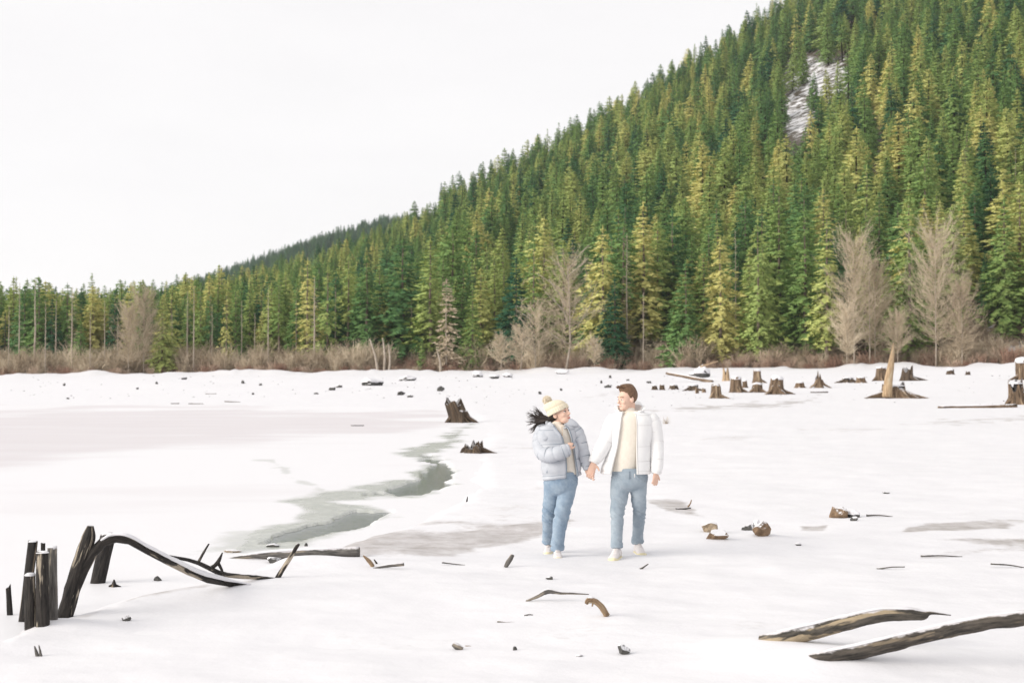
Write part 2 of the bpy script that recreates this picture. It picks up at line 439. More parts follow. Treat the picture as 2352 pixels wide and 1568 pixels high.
# distant wooded hill behind the mountain's shoulder
hx = np.linspace(-200, 1500, 90); hd = np.linspace(1300, 2600, 30)
HXX = [-200, 250, 450, 580, 700, 800, 900, 1000, 1200, 1500]; HYY = [806, 738, 666, 618, 582, 553, 528, 520, 548, 648]
def hill_z(x, d):
    zr = CAM[2] + (854.5 - np.interp(x, HXX, HYY)) / F * 1900
    return np.where(d < 1900, zr * (0.25 + 0.75 * sstep(1300, 1900, d)), zr - (d - 1900) * 0.3) + 6 * fbm(x / 60, d / 90, 3, 3)
HX, HD = np.meshgrid(hx, hd)
M_HILL, t_, p_ = material('wooded_hill', 0.9, 0.1)
t_.links.new(ramp(t_, noise(t_, position(t_), 0.05, 5), [(0.3, (0.02, 0.03, 0.02)), (0.7, (0.06, 0.06, 0.04))]), p_.inputs['Base Color'])
tag(obj('distant_hill', mesh('distant_hill', np.stack([(HX - 1176) / F * HD, HD, hill_z(HX, HD)], -1).reshape(-1, 3), grid_faces(30, 90, False), [M_HILL])), 'far wooded hill behind the shoulder of the mountain', kind='structure')

# ------------------------------------------------------------------ trees
def foliage_mat():
    m, t, p = material('needles', 0.65, 0.15)
    tv = attr(t, 'tint', 'INSTANCER').outputs['Fac']
    pos = position(t)
    n = noise(t, pos, 0.9, 4, 0.6)
    f = mth(t, 'ADD', tv, mth(t, 'MULTIPLY', mth(t, 'SUBTRACT', n, 0.5), 0.55))
    c = ramp(t, f, [(0.0, (0.028, 0.110, 0.062)), (0.25, (0.080, 0.190, 0.072)), (0.50, (0.205, 0.325, 0.095)), (0.75, (0.40, 0.465, 0.150)), (1.0, (0.63, 0.59, 0.22))])
    t.links.new(c, p.inputs['Base Color'])
    tr = N(t, 'ShaderNodeBsdfTranslucent'); t.links.new(c, tr.inputs[0])
    mx_ = N(t, 'ShaderNodeMixShader'); mx_.inputs[0].default_value = 0.16
    t.links.new(p.outputs[0], mx_.inputs[1]); t.links.new(tr.outputs[0], mx_.inputs[2])
    t.links.new(mx_.outputs[0], t.nodes['Material Output'].inputs[0])
    return m
def flat_mat(name, stops, scale=3.0, rough=0.85, spec=0.15, kind='Object', det=5):
    m, t, p = material(name, rough, spec)
    t.links.new(ramp(t, noise(t, coords(t, kind), scale, det, 0.6), stops), p.inputs['Base Color'])
    return m
def twig_mat(name, lo, hi):
    m, t, p = material(name, 0.85, 0.1)
    tv = attr(t, 'tint', 'INSTANCER').outputs['Fac']
    f = mth(t, 'ADD', tv, mth(t, 'MULTIPLY', mth(t, 'SUBTRACT', noise(t, position(t), 0.8, 3), 0.5), 0.6))
    t.links.new(ramp(t, f, [(0.1, lo), (0.9, hi)]), p.inputs['Base Color'])
    return m
M_NEEDLE = foliage_mat()
M_TRUNK = flat_mat('conifer_bark', [(0.3, (0.10, 0.075, 0.055)), (0.7, (0.26, 0.21, 0.165))], 1.5)
M_SNAG = flat_mat('bleached_trunk', [(0.3, (0.25, 0.205, 0.165)), (0.7, (0.47, 0.41, 0.34))], 1.2)
M_TWIG = twig_mat('bare_twigs', (0.32, 0.25, 0.175), (0.60, 0.51, 0.38))
M_RED = twig_mat('russet_twigs', (0.28, 0.165, 0.12), (0.50, 0.39, 0.30))

def trunk_geo(g, H, r, n=6, lean=0.0, seed=0, top=0.02):
    zs = np.linspace(-0.4, H, 7)
    rg = np.random.RandomState(seed)
    P = np.stack([lean * (zs / H) ** 2 * H + rg.normal(0, .03, 7) * r * 4, rg.normal(0, .03, 7) * r * 4, zs], -1)
    v, f, gr = tube(P, np.linspace(r, max(r * .12, top), 7), n=n)
    g.add(v, f, gr)
def crown_tris(seed, H, cb, Wd, levels=40, per=7, irr=0.25, up=0.25, pw=0.8, gap=0.0, fill=1.0):
    rg = np.random.RandomState(seed); T = []
    side = 1 + 0.25 * np.cos(np.linspace(0, 2 * math.pi, 9)[:8] + rg.rand() * 6)
    for i in range(levels):
        t = (i + rg.rand()) / levels
        z = H * (cb + (1 - cb) * t)
        pr = (1 - t) ** pw * (0.45 + 0.55 * min(1, t / 0.18)) + 0.02
        if gap and rg.rand() < gap: continue
        k = per if t < 0.85 else per - 2
        for b in range(k):
            th = rg.rand() * 2 * math.pi
            Lb = Wd * pr * (1 - irr + 2 * irr * rg.rand()) * side[int(th / (2 * math.pi) * 8) % 8]
            if Lb < 0.12: Lb = 0.12
            dv = np.array([math.cos(th), math.sin(th), 0.0]); pv = np.array([-dv[1], dv[0], 0.0])
            sl_ = -0.30 + up * 2.2 * t + rg.normal(0, .08); dr = 0.18 + 0.22 * rg.rand()
            ns = max(2, int(2 + Lb * 1.25 * fill))
            for q in range(ns):
                s_ = 0.22 + 0.78 * (q + rg.rand()) / ns
                p = dv * Lb * s_ + np.array([0, 0, z + sl_ * Lb * s_ - dr * Lb * s_ * s_ + 0.10 * Lb * s_ ** 3])
                for sg in (-1, 1):
                    ln = (0.40 + 0.30 * rg.rand()) * (0.45 + 0.38 * Lb * (1.15 - s_))
                    e = dv * (0.55 + .3 * rg.rand()) + pv * sg * (0.75 + .3 * rg.rand()) + np.array([0, 0, rg.normal(-0.30, .22)])
                    e /= np.linalg.norm(e)
                    w_ = np.cross(e, rg.normal(0, 1, 3)); w_ /= np.linalg.norm(w_) + 1e-6
                    T += [p - w_ * ln * .26, p + w_ * ln * .26, p + e * ln]
            p = dv * Lb + np.array([0, 0, z + sl_ * Lb - dr * Lb + 0.10 * Lb])
            w_ = pv * 0.5 + np.array([0, 0, rg.normal(0, .6)]); w_ /= np.linalg.norm(w_)
            ln = 0.22 + 0.16 * Lb
            T += [p - dv * ln - w_ * ln * .3, p - dv * ln + w_ * ln * .3, p + dv * ln * .5 + np.array([0, 0, -.1 * ln])]
    for q in range(5):
        th = q * 1.26; e = np.array([math.cos(th), math.sin(th), 0]) * 0.16
        T += [np.array([0, 0, H - 0.9]) + e, np.array([0, 0, H - 0.9]) + np.roll(e, 1) * .6, np.array([0, 0, H + 0.35])]
    return np.array(T)
def outward(T):
    """turn each spray to face away from the trunk and give it the rounded normals of the crown"""
    v = np.asarray(T, float).reshape(-1, 3, 3).copy(); c = v.mean(1); out = c * np.array([1, 1, 0.0]); H = v[..., 2].max()
    out /= np.linalg.norm(out, axis=1)[:, None] + 1e-6; out[:, 2] = 0.42; out /= np.linalg.norm(out, axis=1)[:, None]
    g = np.cross(v[:, 1] - v[:, 0], v[:, 2] - v[:, 0]); g /= np.linalg.norm(g, axis=1)[:, None] + 1e-9
    flip = (g * out).sum(1) < 0; v[flip] = v[flip][:, [0, 2, 1]]; g[flip] *= -1
    n_ = out * .78 + g * .42; n_ /= np.linalg.norm(n_, axis=1)[:, None]
    return v.reshape(-1, 3), np.repeat(n_, 3, 0)
def crown_mesh(name, T):
    v, nn = outward(T); f = np.arange(len(v)).reshape(-1, 3)
    me = mesh(name, v, f, [M_NEEDLE], True); me.normals_split_custom_set_from_vertices(nn.tolist())
    return me
SPEC = {  # name: height, crown base, half width, levels, per whorl, irregularity, up, power, gap
    'full': (17, 0.04, 3.8, 46, 11, .22, .30, .85, 0),
    'broad': (18, 0.10, 4.4, 42, 11, .32, .34, .70, .04),
    'slender': (20, 0.16, 3.0, 50, 9, .28, .26, .75, .03),
    'high_crowned': (21, 0.42, 3.1, 34, 7, .32, .32, .65, .06),
    'sparse': (19, 0.12, 3.4, 38, 6, .42, .20, .80, .22),
    'young': (10, 0.02, 2.7, 32, 8, .20, .36, 1.0, 0),
    'shaggy': (20, 0.08, 4.0, 40, 10, .45, .14, .62, .10),
}
PROT = {}
for i, (k, a) in enumerate(SPEC.items()):
    for var in range(2):
        T = crown_tris(100 + i * 7 + var * 53, a[0], *a[1:3], levels=a[3], per=a[4], irr=a[5], up=a[6], pw=a[7], gap=a[8])
        gt = Geo(); trunk_geo(gt, a[0] * .97, 0.016 * a[0] + .03, seed=i + var * 9)
        PROT[k, var] = (gt.mesh(k + '_trunk', [M_TRUNK]), crown_mesh(k + '_crown', T), T, gt)
def limb_tree(seed, H, spread, r0, depth=4, upward=0.6, tw=0.035, kids=(4, 4, 5, 5), first=0.3, droop=0.0):
    """bare deciduous tree: trunk geometry, twig triangles"""
    rg = np.random.RandomState(seed); gt = Geo(); T = []
    def grow(p, d, ln, r, lev):
        n = 5; pts = [p]; q = d.copy()
        for _ in range(n - 1):
            q = q + rg.normal(0, .10, 3) + np.array([0, 0, 0.06 * upward - droop * lev * .04]); q /= np.linalg.norm(q)
            pts.append(pts[-1] + q * ln / (n - 1))
        pts = np.array(pts)
        if lev < 2:
            v, f, g_ = tube(pts, np.linspace(r, r * .45, n), n=5 if lev else 7); gt.add(v, f, g_)
        else:
            for a, b in zip(pts[:-1], pts[1:]):
                w_ = np.cross(b - a, rg.normal(0, 1, 3)); w_ = w_ / (np.linalg.norm(w_) + 1e-6) * max(r, tw)
                T.extend([a - w_, a + w_, b + (b - a) * .25])
        if lev < depth - 1:
            for c in range(kids[lev] if lev else kids[0] + 5):
                s_ = first + (1 - first) * rg.rand() if lev == 0 else .25 + .75 * rg.rand()
                x = s_ * (n - 1); i0 = min(int(x), n - 2); b = pts[i0] + (pts[i0 + 1] - pts[i0]) * (x - i0)
                dd_ = pts[i0 + 1] - pts[i0]; dd_ /= np.linalg.norm(dd_)
                o = rg.normal(0, 1, 3); o -= dd_ * o.dot(dd_); o /= np.linalg.norm(o)
                nd = dd_ * (upward * .9) + o * .75; nd /= np.linalg.norm(nd)
                grow(b, nd, ln * (spread if lev == 0 else .52) * (1.15 - .45 * s_) * (.75 + .5 * rg.rand()), r * .45, lev + 1)
    grow(np.array([0, 0, -.3]), np.array([0, 0, 1.0]), H * .82, r0, 0)
    return gt, np.array(T)
def dead_conifer(seed, H, r, Wd, n=60, cb=0.12):
    rg = np.random.RandomState(seed); gt = Geo(); trunk_geo(gt, H, r, 7, seed=seed); T = []
    for i in range(n):
        t = (i + rg.rand()) / n; z = H * (cb + (1 - cb) * t); Lb = Wd * ((1 - t) ** .7) * (.35 + .8 * rg.rand()) + .15
        th = rg.rand() * 6.283; dv = np.array([math.cos(th), math.sin(th), 0.0])
        p = np.array([0, 0, z]); 
        for s_ in range(3):
            q = p + dv * Lb / 3 + np.array([0, 0, (-.10 - .12 * s_) * Lb / 3 + .1])
            w_ = np.cross(q - p, rg.normal(0, 1, 3)); w_ = w_ / np.linalg.norm(w_) * .045
            T += [p - w_, p + w_, q + (q - p) * .2]; p = q
            for _ in range(2):
                e = dv * .5 + rg.normal(0, .5, 3); T += [p - w_ * .7, p + w_ * .7, p + e * Lb * .22]
    return gt, np.array(T)
def bush_tris(seed, H, Wd, stems=46, tw=0.03):
    rg = np.random.RandomState(seed); T = []
    for i in range(stems):
        b = np.array([rg.normal(0, Wd * .22), rg.normal(0, Wd * .22), -.15]); th = rg.rand() * 6.283; o = rg.rand() * .6
        d = np.array([math.cos(th) * o, math.sin(th) * o, 1.0]); d /= np.linalg.norm(d); p = b; ln = H * (.55 + .5 * rg.rand()) / 3
        for s_ in range(3):
            d = d + rg.normal(0, .14, 3); d /= np.linalg.norm(d); q = p + d * ln
            w_ = np.cross(d, rg.normal(0, 1, 3)); w_ = w_ / np.linalg.norm(w_) * tw
            T += [p - w_, p + w_, q + d * ln * .15]
            for _ in range(5):
                e = d * .7 + rg.normal(0, .55, 3); e /= np.linalg.norm(e); m_ = p + (q - p) * rg.rand(); l2 = ln * (.35 + .5 * rg.rand())
                T += [m_ - w_ * .8, m_ + w_ * .8, m_ + e * l2]
                for _ in range(2):
                    e2 = e + rg.normal(0, .5, 3); m2 = m_ + e * l2 * (.4 + .5 * rg.rand()); T += [m2 - w_ * .6, m2 + w_ * .6, m2 + e2 * l2 * .5]
            p = q
    return np.array(T)
def tri_mesh(name, T, m):
    v = np.asarray(T).reshape(-1, 3); return mesh(name, v, np.arange(len(v)).reshape(-1, 3), [m], False)

def scatter(name, pts, rot, scl, idx, tint, protos, label):
    """one object of many plants nobody could count: points instanced with geometry nodes"""
    c = bpy.data.collections.new(name + '_plants')
    for i, me in enumerate(protos): c.objects.link(bpy.data.objects.new('%s_plant_%02d' % (name, i), me))
    me = mesh(name, pts, []); 
    for k, a, typ, key in (('rot', rot, 'FLOAT_VECTOR', 'vector'), ('scl', scl, 'FLOAT_VECTOR', 'vector'), ('tint', tint, 'FLOAT', 'value'), ('pick', idx, 'INT', 'value')):
        at_ = me.attributes.new(k, typ, 'POINT'); at_.data.foreach_set(key, np.asarray(a, np.int32 if typ == 'INT' else np.float32).ravel())
    o = obj(name, me); tag(o, label, kind='stuff')
    ng = bpy.data.node_groups.new(name, 'GeometryNodeTree')
    ng.interface.new_socket('Geometry', in_out='INPUT', socket_type='NodeSocketGeometry'); ng.interface.new_socket('Geometry', in_out='OUTPUT', socket_type='NodeSocketGeometry')
    gi = N(ng, 'NodeGroupInput'); go = N(ng, 'NodeGroupOutput'); ip = N(ng, 'GeometryNodeInstanceOnPoints'); ci = N(ng, 'GeometryNodeCollectionInfo')
    ci.inputs['Collection'].default_value = c; ci.inputs['Separate Children'].default_value = True; ci.inputs['Reset Children'].default_value = True
    ip.inputs['Pick Instance'].default_value = True
    def na(k, typ):
        n = N(ng, 'GeometryNodeInputNamedAttribute', data_type=typ); n.inputs['Name'].default_value = k; return n.outputs['Attribute']
    l = ng.links.new
    l(gi.outputs[0], ip.inputs['Points']); l(ci.outputs[0], ip.inputs['Instance']); l(na('pick', 'INT'), ip.inputs['Instance Index'])
    l(na('rot', 'FLOAT_VECTOR'), ip.inputs['Rotation']); l(na('scl', 'FLOAT_VECTOR'), ip.inputs['Scale']); l(ip.outputs[0], go.inputs[0])
    md = o.modifiers.new('plants', 'NODES'); md.node_group = ng
    return o

TINT_W = [(0.22, 'blue-green'), (0.42, 'deep green'), (0.62, 'mid green'), (0.82, 'yellow-green'), (9, 'golden')]
SHAPE_W = {'full': 'full cone-shaped', 'broad': 'broad', 'slender': 'slender', 'high_crowned': 'bare-trunked high-crowned', 'sparse': 'thin ragged', 'young': 'short young', 'shaggy': 'shaggy drooping'}
def tint_word(t):
    for a, w_ in TINT_W:
        if t < a: return w_
def conifer(kind, var, loc, H, tint, rz, wide=1.0, label=None, group=None):
    tm, cm, _, _ = PROT[kind, var]; k = H / SPEC[kind][0]
    o = empty('conifer_tree', loc, rz); o.scale = (k * wide, k * wide, k)
    tag(o, label, 'tree', group)
    link(bpy.data.objects.new('trunk', tm), o); c = link(bpy.data.objects.new('crown', cm), o); c['tint'] = float(tint)
    return o
random.seed(5); rg = np.random.RandomState(11)
taken = []
# trees one can pick out: column, top, depth, kind, tint, width, label
PICK = [
 (2090, 455, 246, 'shaggy', .58, 1.0, 'tall mid green fir between the two pale bare trees behind the stumps'),
 (1900, 488, 243, 'slender', .80, .9, 'narrow yellow-green fir just beside a pale bare tree'),
 (1850, 480, 250, 'broad', .50, .95, 'dense mid green fir beside the narrow yellow-green one'),
 (1790, 425, 270, 'full', .55, .8, 'very tall green fir rising behind the stump field'),
 (1742, 500, 248, 'shaggy', .66, .8, 'light green drooping fir next to the golden tree by the snowy boulder'),
 (1655, 545, 250, 'shaggy', 1.0, .95, 'golden fir with layered drooping boughs above the snow-capped boulder'),
 (1575, 603, 249, 'full', .40, 1.0, 'dark pointed fir standing alone in front of a shadowed gap'),
 (1545, 480, 275, 'broad', .28, .9, 'tall deep green fir behind the small dark pointed one'),
 (1478, 465, 268, 'slender', .98, 1.0, 'tall slim golden fir beside the bare grey dead conifer'),
 (1385, 520, 262, 'shaggy', .95, .95, 'golden fir with loose boughs next to the big bare cottonwood'),
 (1412, 640, 256, 'full', .10, 1.1, 'small blue-green fir under the golden loose-boughed one'),
 (1250, 500, 285, 'broad', .88, .9, 'yellowish broad fir behind the big bare cottonwood'),
 (1185, 590, 268, 'full', .05, 1.0, 'blue-green pointed fir near the tan leafless thicket'),
 (1085, 652, 263, 'full', .55, .8, 'small light green fir beside the brown dead larch'),
 (988, 545, 272, 'slender', .68, 1.2, 'tall yellow-green fir left standing beside the brown dead larch'),
 (970, 780, 264, 'young', .50, .9, 'bushy young green conifer at the foot of the tall yellow-green fir'),
 (925, 550, 278, 'broad', .30, 1.15, 'massive dark green fir with full skirts at the forest edge'),
 (842, 590, 275, 'slender', .36, 1.2, 'dark green narrow fir beside the massive dark one'),
 (800, 588, 282, 'high_crowned', .72, 1.0, 'yellow-green fir with long bare lower trunk'),
 (752, 612, 276, 'sparse', .66, 1.0, 'ragged light green fir next to a bleached branching snag'),
 (706, 595, 276, 'sparse', .96, 1.0, 'golden thin fir behind a bleached branching snag'),
 (640, 648, 276, 'high_crowned', .55, .9, 'green high-crowned fir over the brushy shore'),
 (520, 668, 272, 'sparse', .92, .6, 'thin golden fir above the pale willow brush'),
 (372, 678, 272, 'full', .76, 1.0, 'yellow-green skirted fir standing out over the willow brush'),
 (300, 650, 290, 'broad', .92, .8, 'golden broad fir behind the pale willow brush'),
 (185, 735, 276, 'young', .45, 1.0, 'small green conifer among the pale willow brush'),
]
for x, top, d, kind, tint, wide, lb in PICK:
    p = GD(x, d); H = at(x, top, d)[2] - p[2]
    conifer(kind, rg.randint(2), p, H, tint, rg.rand() * 6.28, wide, lb); taken.append((p[0], p[1], 2.2))
# the rest of the forest
cand = []
for layer, (sp, a, b) in enumerate(((5.2, 0, 60), (9.2, 60, 800))):
    for yy in np.arange(225, 985, sp):
        for xx in np.arange(-0.47 * yy, 0.47 * yy, sp):
            x_ = xx + rg.uniform(-.5, .5) * sp; y_ = yy + rg.uniform(-.5, .5) * sp; u = x_ / y_
            if abs(u) > 0.46: continue
            e = y_ - float(d0(u))
            if e < a + (3 + 5 * rg.rand() if a == 0 else 0) or e >= b: continue
            Dr = float(ridge(np.array(u))[0])
            if y_ > Dr + 25: continue
            cand.append((x_, y_, u, e))
for yy in np.arange(272, 420, 5.0):
    for xx in np.arange(-.47 * yy, -.10 * yy, 5.0):
        x_ = xx + rg.uniform(-2.5, 2.5); y_ = yy + rg.uniform(-2.5, 2.5); u = x_ / y_; e = y_ - float(d0(u))
        if 22 < e < 130 and u > -.46: cand.append((x_, y_, u, e))
cand = np.array(cand)
cz = ground_z(cand[:, 0], cand[:, 1], False)
cpx, cpy = proj(np.stack([cand[:, 0], cand[:, 1], cz], -1))
clr = np.maximum(np.maximum(clearing(cpx, cpy), clearing(cpx, cpy - 45)), clearing(cpx, cpy - 85)) * (cand[:, 1] > 330)
keep = rg.rand(len(cand)) > clr * 0.95
keep &= ~((cand[:, 3] < 60) & (cand[:, 2] > -.05) & (rg.rand(len(cand)) < 0.12))
keep &= ~((cand[:, 3] < 40) & (cand[:, 2] > 0.29) & (rg.rand(len(cand)) < 0.45))
tk = np.array([(a, b) for a, b, _ in taken])
for i in range(len(cand)):
    if keep[i] and cand[i, 3] < 40 and np.min((tk[:, 0] - cand[i, 0]) ** 2 + (tk[:, 1] - cand[i, 1]) ** 2) < 7.0: keep[i] = False
    # nothing close in front of a picked tree
    if keep[i] and cand[i, 3] < 40:
        dx = np.abs(tk[:, 0] / tk[:, 1] - cand[i, 2]) * cand[i, 1]
        if np.any((dx < 1.8) & (tk[:, 1] > cand[i, 1])): keep[i] = False
cand, cz, cpx, cpy = cand[keep], cz[keep], cpx[keep], cpy[keep]
n = len(cand)
kinds = list(SPEC)
left = cand[:, 2] < -0.05
ck = np.empty(n, int)
for i in range(n):
    e = cand[i, 3]
    if left[i] and e < 150: w_ = [.18, .14, .34, .14, .10, .04, .06]
    elif e < 50: w_ = [.24, .16, .20, .06, .10, .12, .12]
    else: w_ = [.30, .24, .14, .03, .06, .09, .14]
    ck[i] = rg.choice(7, p=w_)
hill_f = sstep(60, 400, cand[:, 3])
cH = np.where(left, rg.normal(15.5, 2.0, n), rg.normal(19.5, 3.8, n)) * (1 + .18 * hill_f * (~left))
cH = np.where(ck == 5, cH * .55, cH)
cH = np.clip(cH, 6, 27)
ctint = np.clip(0.49 + 0.22 * rg.randn(n) + 0.22 * fbm(cand[:, 0] / 45, cand[:, 1] / 45, 8, 3) + 0.22 * (rg.rand(n) < .13), 0.02, 1.0)
hpx = cH * F / cand[:, 1]
vis = (cpx > -40) & (cpx < 2392) & (cpy - hpx < 1568)
score = np.where(vis, hpx + 60 * (cand[:, 3] < 30) - 0.8 * cand[:, 3], -1e9)
order = np.argsort(-score); near_i = order[:262]; rest = order[262:]
LAND = [(40, 'thick bleached trunk by the frozen bay'), (165, 'tan twiggy dead conifer'), (245, 'willow brush of the frozen bay'), (300, 'golden broad fir'), (372, 'yellow-green skirted fir'), (445, 'pair of bleached poles'),
        (520, 'thin golden fir'), (616, 'lone bleached pole'), (722, 'bleached branching snag'), (800, 'yellow-green bare-trunked fir'), (880, 'three pale shore stubs'), (925, 'massive dark fir'), (1025, 'brown dead larch'),
        (1085, 'small light green fir'), (1185, 'blue-green pointed fir'), (1300, 'big bare cottonwood'), (1385, 'golden loose-boughed fir'), (1440, 'grey comb-like dead conifer'), (1478, 'slim golden fir'), (1575, 'dark lone pointed fir'),
        (1655, 'golden fir above the boulder'), (1742, 'light green drooping fir'), (1850, 'dense fir behind the stumps'), (1962, 'pale upswept alder'), (2090, 'fir between the bare trees'), (2150, 'wide pale alder'), (2215, 'small brown tree on the bank'), (2300, 'bushy snowy bank')]
ROWW = [(-1, 'beside'), (14, 'close behind'), (30, 'further behind'), (48, 'upslope behind')]
used = {}
for i in near_i:
    k = kinds[ck[i]]; lm = min(LAND, key=lambda a_: abs(a_[0] - cpx[i]))[1]; rw = [z_ for a_, z_ in ROWW if cand[i, 3] >= a_][-1]
    hw_ = 'tall ' if cH[i] > (17.5 if left[i] else 21.5) else 'low ' if cH[i] < (13.5 if left[i] else 15.5) and k != 'young' else ''
    lb = '%s%s %s fir %s the %s' % (hw_, tint_word(ctint[i]), SHAPE_W[k], rw, lm)
    conifer(k, rg.randint(2), (cand[i, 0], cand[i, 1], cz[i] - .1), cH[i], ctint[i], rg.rand() * 6.28, rg.uniform(.85, 1.15), lb, lb.replace(' fir ', ' firs ', 1))
def joined(kind, var):
    tm, cm, T, gt = PROT[kind, var]
    tv = gt.V(); cv, nn = outward(T); v = np.vstack([tv, cv]); tn = tv * np.array([1, 1, 0]); tn = tn / (np.linalg.norm(tn, axis=1)[:, None] + 1e-6)
    f = [list(q) for q in gt.f] + (np.arange(len(T)).reshape(-1, 3) + len(tv)).tolist()
    me = mesh(kind + '_fir', v, f, [M_TRUNK, M_NEEDLE], True, None, [0] * len(gt.f) + [1] * (len(T) // 3)); me.normals_split_custom_set_from_vertices(np.vstack([tn, nn]).tolist())
    return me
FIRS = [joined(k, v) for k in kinds for v in range(2)]
k_ = cH / np.array([SPEC[kinds[q]][0] for q in ck])
wd = k_ * rg.uniform(.85, 1.12, n)
scl = np.stack([wd, wd, k_], -1); rot = np.stack([rg.normal(0, .02, n), rg.normal(0, .02, n), rg.rand(n) * 6.28], -1)
pts = np.stack([cand[:, 0], cand[:, 1], cz - .1], -1)
scatter('mountain_forest', pts[rest], rot[rest], scl[rest], ck[rest] * 2 + rg.randint(0, 2, len(rest)), ctint[rest], FIRS, 'dense conifer forest covering the mountain slope')
# forest on the far hill
hn = 2600
hxp = rg.uniform(150, 1250, hn); hdp = rg.uniform(1660, 1930, hn)
hp = np.stack([(hxp - 1176) / F * hdp, hdp, hill_z(hxp, hdp) - .5], -1)
hs = rg.uniform(.65, 1.0, hn)
scatter('far_hill_forest', hp, np.stack([np.zeros(hn), np.zeros(hn), rg.rand(hn) * 6.28], -1), np.stack([hs, hs, hs], -1), rg.randint(0, 14, hn), rg.uniform(.0, .3, hn), FIRS, 'far-off conifer wood on the hill behind the mountain')
print('forest', n)
# ------------------------------------------------------------------ bare trees, snags, brush
def plume_tree(seed, H, Wd, r, nb=70, up=0.9, tw=.022):
    """leafless tree whose many fine upswept branches make a feathery crown"""
    rg = np.random.RandomState(seed); gt = Geo(); trunk_geo(gt, H * .93, r, 7, seed=seed, top=.03); T = []
    for i in range(nb):
        t = (i + rg.rand()) / nb; z = H * (.16 + .74 * t)
        Lb = Wd * (1.25 - .75 * t) * (.55 + .6 * rg.rand()) * min(1, .45 + t * 2.5)
        th = rg.rand() * 6.283; dv = np.array([math.cos(th), math.sin(th), 0.0]); sl_ = up * (.45 + .9 * t) * (.6 + .7 * rg.rand())
        p = np.array([0, 0, z]); n = 5
        for s_ in range(n):
            q = p + dv * Lb / n + np.array([0, 0, sl_ * Lb / n * (.7 + .25 * s_)]) + rg.normal(0, .05, 3)
            w_ = np.cross(q - p, rg.normal(0, 1, 3)); w_ = w_ / np.linalg.norm(w_) * tw * (1.7 - .25 * s_)
            T += [p - w_, p + w_, q + (q - p) * .2, ]
            for _ in range(5):
                e = (q - p) / np.linalg.norm(q - p) * .8 + rg.normal(0, .45, 3) + np.array([0, 0, .35]); m_ = p + (q - p) * rg.rand(); l2 = (.35 + .55 * rg.rand()) * (.5 + .28 * Lb)
                wv_ = np.cross(e, rg.normal(0, 1, 3)); wv_ = wv_ / np.linalg.norm(wv_) * tw
                T += [m_ - wv_, m_ + wv_, m_ + e * l2]
                for _ in range(2):
                    e2 = e + rg.normal(0, .4, 3); m2 = m_ + e * l2 * (.3 + .6 * rg.rand()); T += [m2 - wv_ * .8, m2 + wv_ * .8, m2 + e2 * l2 * .5]
            p = q
    return gt, np.array(T)
def plant(name, gt, T, loc, tint, rz, m, label, group=None, mt=None, cat='tree', s=1.0):
    o = empty(name, loc, rz); o.scale = (s, s, s); tag(o, label, cat, group)
    link(bpy.data.objects.new('trunk', gt.mesh(name + '_trunk', [mt or M_SNAG])), o)
    c = link(bpy.data.objects.new('crown', tri_mesh(name + '_twigs', T, m)), o); c['tint'] = tint
    return o
BARE = [  # column, top, depth, seed, spread, radius, kind, tint, label
 (1300, 558, 250, 3, .62, .34, 'limb', .55, 'big bare cottonwood with forked spreading limbs at the shore brush'),
 (1962, 530, 236, 5, .40, .22, 'up', .60, 'pale leafless alder with upswept twigs behind the stumps'),
 (2150, 512, 232, 8, .46, .26, 'up', .65, 'pale wide leafless alder in front of the snowy bank'),
 (2010, 590, 240, 18, .36, .18, 'up', .45, 'slim leafless alder beside the pale upswept one'),
 (2210, 640, 229, 19, .44, .16, 'up', .35, 'small brown leafless tree on the snowy bank'),
 (1230, 688, 252, 21, .60, .16, 'limb', .85, 'tan feathery leafless tree left of the big cottonwood'),
 (1150, 760, 250, 23, .62, .12, 'limb', .80, 'low tan feathery thicket tree by the shore'),
 (1195, 740, 249, 24, .62, .12, 'limb', .70, 'short leaning tan thicket tree between its two taller neighbours'),
 (1365, 770, 248, 26, .60, .12, 'limb', .75, 'small pale leafless tree right of the big cottonwood'),
 (295, 700, 268, 31, .50, .14, 'up', .50, 'grey-tan leafless tree above the willow brush by the frozen bay'),
 (330, 665, 270, 32, .34, .15, 'up', .55, 'tall grey leafless tree beside the yellow-green skirted fir'),
 (2062, 720, 232, 35, .44, .14, 'up', .55, 'leafless brown sapling behind the tall splintered snag'),
 (1945, 700, 231, 36, .44, .12, 'up', .85, 'pale straw-coloured leafless sapling near the tall splintered snag'),
]
for x, top, d, seed, spread, r, kd, tint, lb in BARE:
    p = GD(x, d); H = at(x, top, d)[2] - p[2]
    if kd == 'up': gt, T = plume_tree(seed, H, H * spread * .46 + .7, r * .55, int(40 + H * 5.0))
    else:
        gt, T = limb_tree(seed, H, spread * .8, r * .62, 4, .55, .03, (6, 5, 5, 4), .22)
        g2, T2 = plume_tree(seed + 1, H * .9, H * spread * .34 + .6, .05, int(20 + H * 2.8), .7); T = np.vstack([T, T2])
    plant('bare_tree', gt, T, p, tint, 0.0, M_TWIG, lb)
